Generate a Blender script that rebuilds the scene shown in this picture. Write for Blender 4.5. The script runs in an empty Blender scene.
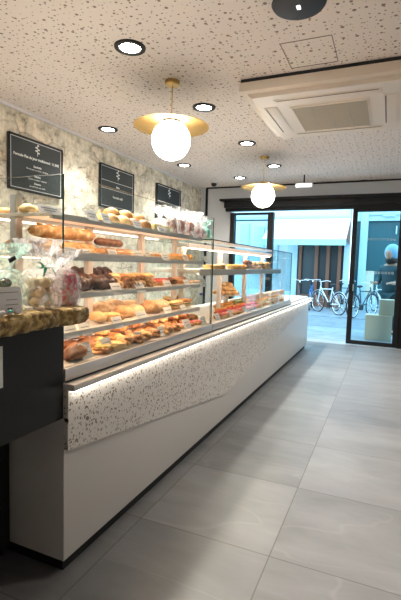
import bpy, bmesh, math, random
from mathutils import Vector, Matrix, noise
random.seed(7)
C = bpy.context.scene.collection
sc = bpy.context.scene
PI = math.pi
# ------------------------------------------------------------------ camera solved from the vanishing points
H, F = 1.4, 432.0
def _n(v): return Vector(v).normalized()
RY = _n((389-200.5, 270-300, F)); RX = -_n((-800-200.5, 235-300, F)); RX = (RX-RY*RX.dot(RY)).normalized()
RZ = RX.cross(RY)
def ray(px, py):
    c = Vector((px-200.5, py-300, F)); return Vector((RX.dot(c), RY.dot(c), RZ.dot(c)))
def on(px, py, X=None, Y=None, Z=None):
    d = ray(px, py)
    t = X/d.x if X is not None else (Y/d.y if Y is not None else (Z-H)/d.z)
    return Vector((0, 0, H))+d*t
cd = bpy.data.cameras.new('camera'); cam = bpy.data.objects.new('camera', cd); C.objects.link(cam); sc.camera = cam
cd.sensor_fit = 'VERTICAL'; cd.sensor_height = 36; cd.lens = F/600*36; cd.clip_start = .02; cd.clip_end = 200
rt = Vector((RX[0], RY[0], RZ[0])); dn = Vector((RX[1], RY[1], RZ[1])); fw = Vector((RX[2], RY[2], RZ[2]))
m = Matrix.Identity(4)
for i in range(3): m[i][0] = rt[i]; m[i][1] = -dn[i]; m[i][2] = -fw[i]
m[2][3] = H; cam.matrix_world = m
# ------------------------------------------------------------------ materials
MATS = {}
def newmat(name):
    m = bpy.data.materials.new(name); m.use_nodes = True; MATS[name] = m
    nt = m.node_tree; return m, nt, nt.nodes['Principled BSDF']
def N(nt, t, **k):
    n = nt.nodes.new(t)
    for a, b in k.items():
        if a in n.inputs.keys(): n.inputs[a].default_value = b
        else: setattr(n, a, b)
    return n
def plain(name, col, rough=.5, metal=0, **k):
    m, nt, b = newmat(name)
    b.inputs['Base Color'].default_value = (*col, 1); b.inputs['Roughness'].default_value = rough; b.inputs['Metallic'].default_value = metal
    for a, v in k.items(): b.inputs[a.replace('_', ' ')].default_value = v
    # faint procedural grain in the roughness
    nz = N(nt, 'ShaderNodeTexNoise', Scale=60.0); mr = N(nt, 'ShaderNodeMapRange')
    mr.inputs['To Min'].default_value = max(0, rough-.06); mr.inputs['To Max'].default_value = min(1, rough+.06)
    nt.links.new(nz.outputs['Fac'], mr.inputs['Value']); nt.links.new(mr.outputs['Result'], b.inputs['Roughness'])
    return m
def mottled(name, c1, c2, c3, scale=18, rough=.5, bump=.25, spec=.4, detail=5, pos=(.35, .5, .68), bdist=.004, rnd=.25):
    m, nt, b = newmat(name); L = nt.links.new
    tc = N(nt, 'ShaderNodeTexCoord'); oi = N(nt, 'ShaderNodeObjectInfo')
    add = N(nt, 'ShaderNodeVectorMath', operation='ADD'); mul = N(nt, 'ShaderNodeMath', operation='MULTIPLY'); mul.inputs[1].default_value = 37
    L(oi.outputs['Random'], mul.inputs[0]); L(tc.outputs['Object'], add.inputs[0]); L(mul.outputs[0], add.inputs[1])
    nz = N(nt, 'ShaderNodeTexNoise', Scale=float(scale), Detail=float(detail), Roughness=.6); L(add.outputs[0], nz.inputs['Vector'])
    ad = N(nt, 'ShaderNodeMath', operation='MULTIPLY_ADD'); L(oi.outputs['Random'], ad.inputs[0]); ad.inputs[1].default_value = rnd
    L(nz.outputs['Fac'], ad.inputs[2])
    cr = N(nt, 'ShaderNodeValToRGB'); e = cr.color_ramp.elements
    e[0].position = pos[0]; e[0].color = (*c1, 1); e[1].position = pos[2]+rnd*.5; e[1].color = (*c3, 1)
    x = e.new(pos[1]+rnd*.3); x.color = (*c2, 1)
    L(ad.outputs[0], cr.inputs[0]); L(cr.outputs[0], b.inputs['Base Color'])
    b.inputs['Roughness'].default_value = rough; b.inputs['Specular IOR Level'].default_value = spec
    bp = N(nt, 'ShaderNodeBump', Strength=bump, Distance=bdist); L(nz.outputs['Fac'], bp.inputs['Height']); L(bp.outputs[0], b.inputs['Normal'])
    return m
def emit(name, col, s):
    m, nt, b = newmat(name); b.inputs['Base Color'].default_value = (.9, .9, .9, 1)
    b.inputs['Emission Color'].default_value = (*col, 1); b.inputs['Emission Strength'].default_value = s; return m
def glass(name, tint, refl=.9):
    m, nt, b = newmat(name); nt.nodes.remove(b); L = nt.links.new
    tr = N(nt, 'ShaderNodeBsdfTransparent', Color=(*tint, 1)); gl = N(nt, 'ShaderNodeBsdfGlossy', Roughness=.01, Color=(refl, refl, refl, 1))
    fr = N(nt, 'ShaderNodeFresnel', IOR=1.3); mx = N(nt, 'ShaderNodeMixShader')
    # thin pane: the far face reflects like the near one (no refraction, so undo the inside-out index)
    ge = N(nt, 'ShaderNodeNewGeometry'); io = N(nt, 'ShaderNodeMapRange'); io.inputs['To Min'].default_value = 1.26; io.inputs['To Max'].default_value = 1/1.26
    L(ge.outputs['Backfacing'], io.inputs['Value']); L(io.outputs['Result'], fr.inputs['IOR'])
    L(fr.outputs[0], mx.inputs[0]); L(tr.outputs[0], mx.inputs[1]); L(gl.outputs[0], mx.inputs[2]); L(mx.outputs[0], nt.nodes['Material Output'].inputs[0])
    return m
def cello(name, col, dens=.45, scale=14, dist=2.0):
    m, nt, b = newmat(name); L = nt.links.new
    tr = N(nt, 'ShaderNodeBsdfTransparent', Color=(.97, .97, .97, 1)); mx = N(nt, 'ShaderNodeMixShader'); b.inputs['Transmission Weight'].default_value = 0; b.inputs['Subsurface Weight'].default_value = .0
    nz = N(nt, 'ShaderNodeTexNoise', Scale=float(scale), Detail=3.0, Distortion=dist); tc = N(nt, 'ShaderNodeTexCoord'); L(tc.outputs['Object'], nz.inputs['Vector'])
    cr = N(nt, 'ShaderNodeValToRGB'); e = cr.color_ramp.elements; e[0].position = .44; e[0].color = (dens*.35,)*3+(1,); e[1].position = .62; e[1].color = (min(1, dens*1.6),)*3+(1,)
    L(nz.outputs['Fac'], cr.inputs[0]); L(cr.outputs[0], mx.inputs[0]); tl = N(nt, 'ShaderNodeBsdfTranslucent', Color=(*col, 1)); m2 = N(nt, 'ShaderNodeMixShader'); m2.inputs[0].default_value = .5; L(b.outputs[0], m2.inputs[1]); L(tl.outputs[0], m2.inputs[2])
    L(tr.outputs[0], mx.inputs[1]); L(m2.outputs[0], mx.inputs[2]); L(mx.outputs[0], nt.nodes['Material Output'].inputs[0])
    b.inputs['Base Color'].default_value = (*col, 1); b.inputs['Roughness'].default_value = .15
    bp = N(nt, 'ShaderNodeBump', Strength=.8, Distance=.01); L(nz.outputs['Fac'], bp.inputs['Height']); L(bp.outputs[0], b.inputs['Normal'])
    return m

plain('white_laminate', (.60, .58, .55), .38)
plain('white_paint', (.66, .68, .71), .7)
plain('soffit_white', (.70, .69, .68), .75)
plain('black_metal', (.010, .010, .011), .5, Specular_IOR_Level=.3)
plain('black_panel', (.014, .014, .014), .5, Specular_IOR_Level=.25)
plain('steel', (.62, .61, .60), .32, .55)
plain('steel_light', (.74, .71, .68), .4, .2)
plain('post_grey', (.50, .50, .51), .4, .3)
plain('shelf_white', (.74, .70, .66), .35)
plain('ac_cream', (.80, .71, .61), .45)
plain('ac_grille', (.50, .45, .36), .6)
plain('dark_line', (.02, .02, .02), .7)
plain('hatch_line', (.25, .20, .17), .8)
plain('slate_board', (.022, .032, .034), .6)
plain('chalk', (.75, .77, .76), .9)
plain('chalk_dim', (.34, .37, .37), .9)
plain('card', (.90, .885, .88), .6)
plain('ink', (.16, .15, .16), .8)
plain('gold', (.62, .43, .17), .32, .85)
plain('chrome', (.8, .8, .8), .15, 1)
plain('rubber', (.02, .02, .022), .7)
plain('green_ribbon', (.03, .42, .30), .35)
plain('glass_edge', (.03, .075, .055), .15)
plain('cream_box', (.62, .60, .47), .7)
plain('awning_white', (.80, .88, .86), .8)
plain('valance_aqua', (.35, .75, .68), .8)
plain('wood_door', (.20, .085, .05), .6)
plain('blue_stone', (.42, .60, .68), .8)
plain('facade_light', (.55, .66, .72), .85)
plain('teal_dark', (.012, .085, .105), .35)
plain('shop_dark', (.02, .035, .04), .3)
plain('bike_white', (.7, .75, .8), .35)
plain('bike_blue', (.04, .15, .40), .35)
plain('bike_dark', (.03, .05, .07), .35)
plain('jacket_blue', (.22, .45, .66), .7)
plain('trouser_teal', (.02, .07, .09), .8)
plain('skin', (.55, .33, .24), .55)
plain('hair_dark', (.02, .015, .012), .7)
plain('tray_paper', (.70, .62, .52), .7)
plain('tray_dark', (.09, .06, .045), .5)
plain('cap_blue', (.06, .12, .4), .4)
emit('led_cool', (1, .94, .84), 9)
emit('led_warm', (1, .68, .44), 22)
emit('underside_glow', (1, .52, .30), .55)  # weak emission that imitates warm light on the shelf undersides
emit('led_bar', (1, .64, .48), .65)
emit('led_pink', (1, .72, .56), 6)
emit('globe', (1, .94, .86), 14)
emit('downlight_disc', (1, .94, .86), 30)
emit('exit_face', (.95, 1, .97), 1.6)
emit('sensor_led', (.9, .9, .9), 1.2)
glass('case_glass', (.955, .975, .965))
glass('pane_glass', (.86, .95, .97))
glass('shelf_glass', (.85, .92, .89))
cello('cellophane', (.98, .98, .98), .34)
cello('cellophane_dense', (.95, .93, .93), .75, 22)
cello('cellophane_green', (.62, .93, .84), .34, 16)
mottled('golden_crust', (.24, .085, .025), (.52, .25, .075), (.80, .55, .25), 18, bump=.35, rnd=.5)
mottled('pale_crust', (.38, .17, .055), (.64, .38, .16), (.84, .67, .42), 13)
mottled('brown_crust', (.06, .02, .009), (.20, .075, .025), (.50, .23, .08), 16, bump=.5, rnd=.45)
mottled('crispy_crust', (.09, .028, .010), (.34, .13, .04), (.84, .54, .24), 32, bump=.8, rough=.4, bdist=.006)
mottled('rustic_crust', (.22, .10, .04), (.46, .26, .11), (.80, .64, .42), 20, rough=.75, bump=.5)
mottled('chocolate_crust', (.012, .006, .004), (.045, .015, .008), (.15, .055, .025), 20, rough=.3)
mottled('chocolate', (.03, .013, .009), (.05, .02, .012), (.09, .04, .02), 20, rough=.25, bump=.1)
mottled('berry_topping', (.30, .008, .012), (.62, .03, .035), (.80, .22, .18), 55, rough=.18, bump=.5, pos=(.3, .5, .75))
mottled('rose_topping', (.50, .06, .08), (.74, .22, .20), (.9, .6, .5), 50, rough=.25, bump=.5, pos=(.3, .5, .75))
mottled('apricot_topping', (.55, .14, .015), (.82, .34, .05), (.93, .62, .25), 45, rough=.2, bump=.5, pos=(.3, .5, .75))
mottled('lemon_topping', (.80, .52, .05), (.88, .65, .15), (.93, .80, .38), 30, rough=.25, bump=.2)
mottled('cream_topping', (.80, .70, .52), (.88, .82, .70), (.93, .90, .85), 30, rough=.4, bump=.3)
mottled('savoury_topping', (.18, .16, .03), (.58, .40, .08), (.78, .62, .26), 45, rough=.4, bump=.7)
mottled('crumb', (.72, .55, .33), (.82, .68, .46), (.88, .78, .6), 50, rough=.8)
mottled('lettuce', (.08, .16, .02), (.22, .34, .06), (.42, .50, .16), 40, rough=.4)
mottled('ham', (.55, .22, .18), (.70, .34, .27), (.8, .5, .4), 40, rough=.4)
mottled('peach_box', (.72, .36, .22), (.85, .52, .36), (.90, .68, .54), 20, rough=.5, bump=.05)
mottled('macaron', (.58, .30, .10), (.76, .52, .24), (.82, .68, .42), 5, rough=.6, bump=.1, rnd=.5)
mottled('gingerbread', (.16, .05, .035), (.32, .12, .085), (.5, .24, .18), 18, rough=.6)
mottled('pink_print', (.50, .03, .06), (.75, .2, .24), (.86, .80, .80), 20, rough=.25, pos=(.36, .47, .56), rnd=0, bump=.2)
mottled('scooter_blue', (.05, .12, .2), (.07, .2, .3), (.1, .3, .4), 8, rough=.3)

# floor: large slate-grey porcelain tiles
m_, nt, b = newmat('floor_tile'); L = nt.links.new
tc = N(nt, 'ShaderNodeTexCoord'); mp = N(nt, 'ShaderNodeMapping'); mp.inputs['Location'].default_value = (.45, -1.97+.72*10, 0); L(tc.outputs['Object'], mp.inputs['Vector'])
bt = N(nt, 'ShaderNodeTexBrick'); bt.offset = 0; bt.squash = 1
for k, v in (('Scale', 1), ('Mortar Size', .0032), ('Mortar Smooth', .1), ('Bias', 0), ('Brick Width', .72), ('Row Height', .72)): bt.inputs[k].default_value = v
bt.inputs['Color1'].default_value = (.205, .205, .207, 1); bt.inputs['Color2'].default_value = (.158, .158, .162, 1); bt.inputs['Mortar'].default_value = (.10, .095, .09, 1)
L(mp.outputs[0], bt.inputs['Vector'])
# per-tile shift so the veins break at the joints
fl = N(nt, 'ShaderNodeVectorMath', operation='DIVIDE'); fl.inputs[1].default_value = (.72, .72, 1); L(mp.outputs[0], fl.inputs[0])
ff = N(nt, 'ShaderNodeVectorMath', operation='FLOOR'); L(fl.outputs[0], ff.inputs[0])
wn = N(nt, 'ShaderNodeTexWhiteNoise'); L(ff.outputs[0], wn.inputs['Vector'])
sh = N(nt, 'ShaderNodeVectorMath', operation='MULTIPLY_ADD'); sh.inputs[1].default_value = (9, 9, 9); L(wn.outputs['Color'], sh.inputs[0]); L(mp.outputs[0], sh.inputs[2])
n1 = N(nt, 'ShaderNodeTexNoise', Scale=1.5, Detail=6.0, Roughness=.6, Distortion=.4)
ms = N(nt, 'ShaderNodeMapping'); ms.inputs['Rotation'].default_value = (0, 0, .6); ms.inputs['Scale'].default_value = (.7, 2.2, 1); L(sh.outputs[0], ms.inputs['Vector']); L(ms.outputs[0], n1.inputs['Vector'])
r1 = N(nt, 'ShaderNodeValToRGB'); e = r1.color_ramp.elements; e[0].position = .3; e[0].color = (.78, .77, .76, 1); e[1].position = .72; e[1].color = (1.25, 1.24, 1.22, 1); L(n1.outputs['Fac'], r1.inputs[0])
mm = N(nt, 'ShaderNodeMix', data_type='RGBA', blend_type='MULTIPLY'); mm.inputs[0].default_value = 1; L(bt.outputs['Color'], mm.inputs[6]); L(r1.outputs[0], mm.inputs[7])
n2 = N(nt, 'ShaderNodeTexNoise', Scale=.9, Detail=2.0, Distortion=.5); L(ms.outputs[0], n2.inputs['Vector'])
r2 = N(nt, 'ShaderNodeValToRGB'); e = r2.color_ramp.elements; e[0].position = .494; e[0].color = (0, 0, 0, 1); e[1].position = .5; e[1].color = (.07, .07, .07, 1); x = e.new(.508); x.color = (0, 0, 0, 1); L(n2.outputs['Fac'], r2.inputs[0])
mv = N(nt, 'ShaderNodeMix', data_type='RGBA', blend_type='MIX'); L(r2.outputs[0], mv.inputs[0]); L(mm.outputs[2], mv.inputs[6]); mv.inputs[7].default_value = (.62, .60, .57, 1)
L(mv.outputs[2], b.inputs['Base Color']); b.inputs['Roughness'].default_value = .42; b.inputs['Specular IOR Level'].default_value = .5
bp = N(nt, 'ShaderNodeBump', Strength=.12, Distance=.01); L(n1.outputs['Fac'], bp.inputs['Height']); L(bp.outputs[0], b.inputs['Normal'])

# ceiling: acoustic board with random drilled holes
m_, nt, b = newmat('perforated_ceiling'); L = nt.links.new
tc = N(nt, 'ShaderNodeTexCoord'); prev = None
for sc_, r0, thr, rn in ((12, .18, .25, .5), (22, .19, .30, .55)):
    vo = N(nt, 'ShaderNodeTexVoronoi', voronoi_dimensions='2D', Scale=float(sc_), Randomness=rn); L(tc.outputs['Object'], vo.inputs['Vector'])
    sp = N(nt, 'ShaderNodeSeparateColor'); L(vo.outputs['Color'], sp.inputs[0])
    mu = N(nt, 'ShaderNodeMath', operation='MULTIPLY_ADD'); L(sp.outputs[0], mu.inputs[0]); mu.inputs[1].default_value = r0*.6; mu.inputs[2].default_value = r0*.3
    lt = N(nt, 'ShaderNodeMath', operation='LESS_THAN'); L(vo.outputs['Distance'], lt.inputs[0]); L(mu.outputs[0], lt.inputs[1])
    gt = N(nt, 'ShaderNodeMath', operation='GREATER_THAN'); L(sp.outputs[1], gt.inputs[0]); gt.inputs[1].default_value = thr
    an = N(nt, 'ShaderNodeMath', operation='MULTIPLY'); L(lt.outputs[0], an.inputs[0]); L(gt.outputs[0], an.inputs[1])
    if prev is None: prev = an
    else:
        mxx = N(nt, 'ShaderNodeMath', operation='MAXIMUM'); L(prev.outputs[0], mxx.inputs[0]); L(an.outputs[0], mxx.inputs[1]); prev = mxx
mc = N(nt, 'ShaderNodeMix', data_type='RGBA'); L(prev.outputs[0], mc.inputs[0]); mc.inputs[6].default_value = (.80, .73, .68, 1); mc.inputs[7].default_value = (.24, .19, .155, 1)
L(mc.outputs[2], b.inputs['Base Color']); b.inputs['Roughness'].default_value = .85

# terrazzo
m_, nt, b = newmat('terrazzo'); L = nt.links.new
tc = N(nt, 'ShaderNodeTexCoord'); nd = N(nt, 'ShaderNodeTexNoise', Scale=40.0, Detail=1.0); L(tc.outputs['Object'], nd.inputs['Vector'])
ds = N(nt, 'ShaderNodeVectorMath', operation='MULTIPLY_ADD'); ds.inputs[1].default_value = (.022, .022, .022); L(nd.outputs['Color'], ds.inputs[0]); L(tc.outputs['Object'], ds.inputs[2])
col = None
for sc_, r0, thr, c in ((95, .34, .35, (.30, .25, .21)), (62, .36, .35, (.22, .16, .12)), (36, .33, .45, (.045, .03, .022))):
    vo = N(nt, 'ShaderNodeTexVoronoi', Scale=float(sc_)); vo.distance = 'CHEBYCHEV'; L(ds.outputs[0], vo.inputs['Vector'])
    sp = N(nt, 'ShaderNodeSeparateColor'); L(vo.outputs['Color'], sp.inputs[0])
    mu = N(nt, 'ShaderNodeMath', operation='MULTIPLY'); L(sp.outputs[0], mu.inputs[0]); mu.inputs[1].default_value = r0
    lt = N(nt, 'ShaderNodeMath', operation='LESS_THAN'); L(vo.outputs['Distance'], lt.inputs[0]); L(mu.outputs[0], lt.inputs[1])
    gt = N(nt, 'ShaderNodeMath', operation='GREATER_THAN'); L(sp.outputs[1], gt.inputs[0]); gt.inputs[1].default_value = thr
    an = N(nt, 'ShaderNodeMath', operation='MULTIPLY'); L(lt.outputs[0], an.inputs[0]); L(gt.outputs[0], an.inputs[1])
    mc = N(nt, 'ShaderNodeMix', data_type='RGBA'); L(an.outputs[0], mc.inputs[0]); mc.inputs[7].default_value = (*c, 1)
    if col is None: mc.inputs[6].default_value = (.66, .62, .57, 1)
    else: L(col.outputs[2], mc.inputs[6])
    col = mc
L(col.outputs[2], b.inputs['Base Color']); b.inputs['Roughness'].default_value = .35

# rubble stone wall
m_, nt, b = newmat('stone_wall'); L = nt.links.new
tc = N(nt, 'ShaderNodeTexCoord'); mp = N(nt, 'ShaderNodeMapping'); mp.inputs['Scale'].default_value = (1, 1.0, 2.0); L(tc.outputs['Object'], mp.inputs['Vector'])
nd = N(nt, 'ShaderNodeTexNoise', Scale=2.6, Detail=4.0); L(mp.outputs[0], nd.inputs['Vector'])
ds = N(nt, 'ShaderNodeVectorMath', operation='MULTIPLY_ADD'); ds.inputs[1].default_value = (.5, .5, .5); L(nd.outputs['Color'], ds.inputs[0]); L(mp.outputs[0], ds.inputs[2])
vo = N(nt, 'ShaderNodeTexVoronoi', Scale=2.4, Randomness=.9); vo.feature = 'DISTANCE_TO_EDGE'; L(ds.outputs[0], vo.inputs['Vector'])
vc = N(nt, 'ShaderNodeTexVoronoi', Scale=2.4, Randomness=.9); L(ds.outputs[0], vc.inputs['Vector'])
nf = N(nt, 'ShaderNodeTexNoise', Scale=7.0, Detail=8.0, Roughness=.68); L(tc.outputs['Object'], nf.inputs['Vector'])
cr = N(nt, 'ShaderNodeValToRGB'); e = cr.color_ramp.elements; e[0].position = .30; e[0].color = (.22, .19, .13, 1); e[1].position = .60; e[1].color = (.84, .79, .68, 1); x = e.new(.43); x.color = (.56, .53, .43, 1); L(nf.outputs['Fac'], cr.inputs[0])
hs = N(nt, 'ShaderNodeMix', data_type='RGBA', blend_type='MULTIPLY'); hs.inputs[0].default_value = .35; L(cr.outputs[0], hs.inputs[6])
sp = N(nt, 'ShaderNodeSeparateColor'); L(vc.outputs['Color'], sp.inputs[0]); tn = N(nt, 'ShaderNodeValToRGB'); e = tn.color_ramp.elements; e[0].color = (.55, .58, .50, 1); e[1].color = (1.3, 1.2, 1.05, 1); L(sp.outputs[0], tn.inputs[0]); L(tn.outputs[0], hs.inputs[7])
mr = N(nt, 'ShaderNodeValToRGB'); e = mr.color_ramp.elements; e[0].position = .0; e[0].color = (.6, .6, .6, 1); e[1].position = .05; e[1].color = (0, 0, 0, 1); L(vo.outputs['Distance'], mr.inputs[0])
mj = N(nt, 'ShaderNodeMath', operation='MULTIPLY'); L(mr.outputs[0], mj.inputs[0]); rn = N(nt, 'ShaderNodeValToRGB'); e = rn.color_ramp.elements; e[0].position = .42; e[1].position = .6; L(nd.outputs['Fac'], rn.inputs[0]); L(rn.outputs[0], mj.inputs[1])
mo = N(nt, 'ShaderNodeMix', data_type='RGBA'); L(mj.outputs[0], mo.inputs[0]); L(hs.outputs[2], mo.inputs[6]); mo.inputs[7].default_value = (.22, .18, .13, 1)
L(mo.outputs[2], b.inputs['Base Color']); b.inputs['Roughness'].default_value = .9
hb = N(nt, 'ShaderNodeMath', operation='SUBTRACT'); L(nf.outputs['Fac'], hb.inputs[0]); L(mj.outputs[0], hb.inputs[1])
bp = N(nt, 'ShaderNodeBump', Strength=.7, Distance=.04); L(hb.outputs[0], bp.inputs['Height']); L(bp.outputs[0], b.inputs['Normal'])

# live-edge wood with bark
mottled('bark', (.12, .06, .018), (.42, .27, .08), (.82, .64, .30), 34, rough=.5, bump=1.0, bdist=.01, rnd=0, pos=(.38, .52, .70))
mottled('wood_top', (.30, .19, .08), (.48, .33, .15), (.62, .47, .26), 9, rough=.35, bump=.1, rnd=0)
mottled('paving', (.22, .28, .33), (.27, .34, .40), (.33, .41, .48), 3, rough=.6, bump=.2, rnd=0)
mottled('asphalt', (.15, .20, .25), (.19, .25, .30), (.24, .30, .35), 6, rough=.7, bump=.3, rnd=0)

# ------------------------------------------------------------------ mesh helpers
class MB:
    def __init__(s): s.b = bmesh.new(); s.mi = 0
    def _mark(s, fs, mi):
        for f in fs: f.material_index = mi
    def box(s, x0, x1, y0, y1, z0, z1, bev=0, mi=0, M=None):
        r = bmesh.ops.create_cube(s.b, size=1); vs = r['verts']
        for v in vs: v.co = Vector(((x0+x1)/2+v.co.x*(x1-x0), (y0+y1)/2+v.co.y*(y1-y0), (z0+z1)/2+v.co.z*(z1-z0)))
        fs = list({f for v in vs for f in v.link_faces}); s._mark(fs, mi)
        if bev:
            es = list({e for v in vs for e in v.link_edges})
            g = bmesh.ops.bevel(s.b, geom=es, offset=bev, segments=2, affect='EDGES', profile=.6)
            s._mark(g['faces'], mi); vs = list({v for f in g['faces'] for v in f.verts} | {v for v in vs if v.is_valid})
        if M is not None:
            for v in vs: v.co = M @ v.co
        return s
    def cyl(s, p, q, r, r2=None, seg=16, mi=0, caps=True):
        p, q = Vector(p), Vector(q); d = q-p; M = Matrix.Translation((p+q)/2) @ d.to_track_quat('Z', 'Y').to_matrix().to_4x4()
        g = bmesh.ops.create_cone(s.b, cap_ends=caps, segments=seg, radius1=r, radius2=r if r2 is None else r2, depth=d.length, matrix=M)
        s._mark({f for v in g['verts'] for f in v.link_faces}, mi); return s
    def ell(s, c, rx, ry, rz, nz=0, fr=20, u=16, v=10, seed=0, rot=0, flat=False, mi=0):
        g = bmesh.ops.create_uvsphere(s.b, u_segments=u, v_segments=v, radius=1)
        M = Matrix.Rotation(rot, 3, 'Z')
        for w in g['verts']:
            p = Vector((w.co.x*rx, w.co.y*ry, w.co.z*rz))
            if nz: p *= 1+nz*noise.noise(p*fr+Vector((seed, seed*2.3, 0)))
            if flat and p.z < -rz*.35: p.z = -rz*.35+(p.z+rz*.35)*.15
            w.co = M @ p+Vector(c)
        s._mark({f for w in g['verts'] for f in w.link_faces}, mi); return s
    def lathe(s, prof, c=(0, 0, 0), seg=24, wob=None, mi=0):
        rings = []
        for (r, z) in prof:
            rg = []
            for k in range(seg):
                a = 2*PI*k/seg; rr = r*(1+(wob(a, z) if wob else 0))
                rg.append(s.b.verts.new((c[0]+rr*math.cos(a), c[1]+rr*math.sin(a), c[2]+z)))
            rings.append(rg)
        for i in range(len(rings)-1):
            for k in range(seg):
                f = s.b.faces.new((rings[i][k], rings[i][(k+1) % seg], rings[i+1][(k+1) % seg], rings[i+1][k])); f.material_index = mi
        if prof[0][0] > 1e-6: f = s.b.faces.new(rings[0][::-1]); f.material_index = mi
        if prof[-1][0] > 1e-6 and not wob: f = s.b.faces.new(rings[-1]); f.material_index = mi
        return s
    def tube(s, pts, rad, seg=8, mi=0, caps=True, sq=1):
        pts = [Vector(p) for p in pts]; rings = []; n = len(pts)
        for i, p in enumerate(pts):
            t = (pts[min(i+1, n-1)]-pts[max(i-1, 0)]).normalized()
            up = Vector((0, 0, 1)) if abs(t.z) < .95 else Vector((1, 0, 0))
            a = t.cross(up).normalized(); bb = a.cross(t).normalized(); r = rad[i] if isinstance(rad, (list, tuple)) else rad
            rings.append([s.b.verts.new(p+a*r*math.cos(2*PI*k/seg)+bb*r*sq*math.sin(2*PI*k/seg)) for k in range(seg)])
        for i in range(n-1):
            for k in range(seg):
                f = s.b.faces.new((rings[i][k], rings[i][(k+1) % seg], rings[i+1][(k+1) % seg], rings[i+1][k])); f.material_index = mi
        if caps:
            for r_ in (rings[0][::-1], rings[-1]): f = s.b.faces.new(r_); f.material_index = mi
        return s
    def prism(s, pts, axis, a0, a1, mi=0):  # pts 2-D polygon extruded along axis
        def mk(p, a):
            q = list(p); q.insert(axis, a); return s.b.verts.new(q)
        A = [mk(p, a0) for p in pts]; B = [mk(p, a1) for p in pts]; n = len(pts)
        fs = [s.b.faces.new(A[::-1]), s.b.faces.new(B)]+[s.b.faces.new((A[i], A[(i+1) % n], B[(i+1) % n], B[i])) for i in range(n)]
        s._mark(fs, mi); return s
    def build(s, name, mats, parent=None, smooth=True, ang=40):
        bmesh.ops.recalc_face_normals(s.b, faces=s.b.faces)
        me = bpy.data.meshes.new(name); s.b.to_mesh(me); s.b.free()
        for k in (mats if isinstance(mats, (list, tuple)) else [mats]): me.materials.append(MATS[k])
        if smooth:
            me.polygons.foreach_set('use_smooth', [True]*len(me.polygons)); me.set_sharp_from_angle(angle=math.radians(ang))
        o = bpy.data.objects.new(name, me); C.objects.link(o)
        if parent is not None: o.parent = parent
        return o
def tag(o, label=None, cat=None, group=None, kind=None):
    for k, v in (('label', label), ('category', cat), ('group', group), ('kind', kind)):
        if v: o[k] = v
    return o
def empty(name, loc=(0, 0, 0), rz=0, **k):
    o = bpy.data.objects.new(name, None); o.empty_display_size = .05; C.objects.link(o); o.location = loc; o.rotation_euler.z = rz
    tag(o, **k); return o
def copy_tree(o, parent=None):
    c = o.copy(); C.objects.link(c); c.parent = parent
    for ch in list(o.children): copy_tree(ch, c)
    return c
def struct(mb, name, mat, parent=None, **k):
    o = mb.build(name, mat, parent, **k)
    if parent is None: o['kind'] = 'structure'
    return o
ORD = ['first', 'second', 'third', 'fourth', 'fifth', 'sixth', 'seventh', 'eighth', 'ninth', 'tenth', 'eleventh', 'twelfth', 'thirteenth', 'fourteenth', 'fifteenth', 'sixteenth', 'seventeenth', 'eighteenth', 'nineteenth', 'twentieth']

# ------------------------------------------------------------------ room shell
WX, YF, CZ = -3.72, 8.45, 3.0
struct(MB().box(WX-.1, 2.3, -2.2, 8.62, -.06, 0), 'floor', 'floor_tile')
struct(MB().box(WX-.1, 2.3, -2.2, 8.62, CZ, CZ+.08), 'ceiling', 'perforated_ceiling')
struct(MB().box(WX-.15, WX, -2.2, 8.62, 0, CZ), 'wall_left', 'stone_wall')
struct(MB().box(2.2, 2.3, -2.2, 8.62, 0, CZ), 'wall_right', 'soffit_white')
struct(MB().box(WX, 2.3, -2.3, -2.2, 0, CZ), 'wall_back', 'soffit_white')
struct(MB().box(WX, 2.3, 8.47, 8.62, 2.74, CZ).box(WX, -3.02, 8.47, 8.62, 0, 2.74).box(1.9, 2.3, 8.47, 8.62, 0, 2.74), 'wall_front', 'white_paint')
struct(MB().box(WX+.13, 2.2, 8.44, 8.47, CZ-.025, CZ), 'trim_1', 'black_metal')
struct(MB().box(WX+.12, WX+.16, 8.43, 8.47, 0, CZ-.02), 'trim_2', 'black_metal')
struct(MB().box(WX, WX+.03, -2.2, 8.45, CZ-.03, CZ), 'trim_3', 'soffit_white')
# black steel header over the shopfront
struct(MB().box(-3.12, 2.2, 8.26, 8.47, 2.55, 2.68, bev=.006).box(-3.20, 2.2, 8.20, 8.47, 2.68, 2.72, bev=.004).box(-3.12, 2.2, 8.36, 8.47, 2.49, 2.55), 'trim_4', 'black_metal')
# black metal frame of the side window left of the doorway
w1 = struct(MB().box(-3.02, -2.93, 8.38, 8.5, 0, 2.46).box(-2.24, -2.13, 8.38, 8.5, 0, 2.46).box(-2.93, -2.24, 8.4, 8.48, 0, .14).box(-2.93, -2.24, 8.4, 8.48, 2.42, 2.46), 'window_1', 'black_metal')
MB().box(-2.93, -2.24, 8.435, 8.445, .14, 2.42).build('window_pane', 'pane_glass', w1)
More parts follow.
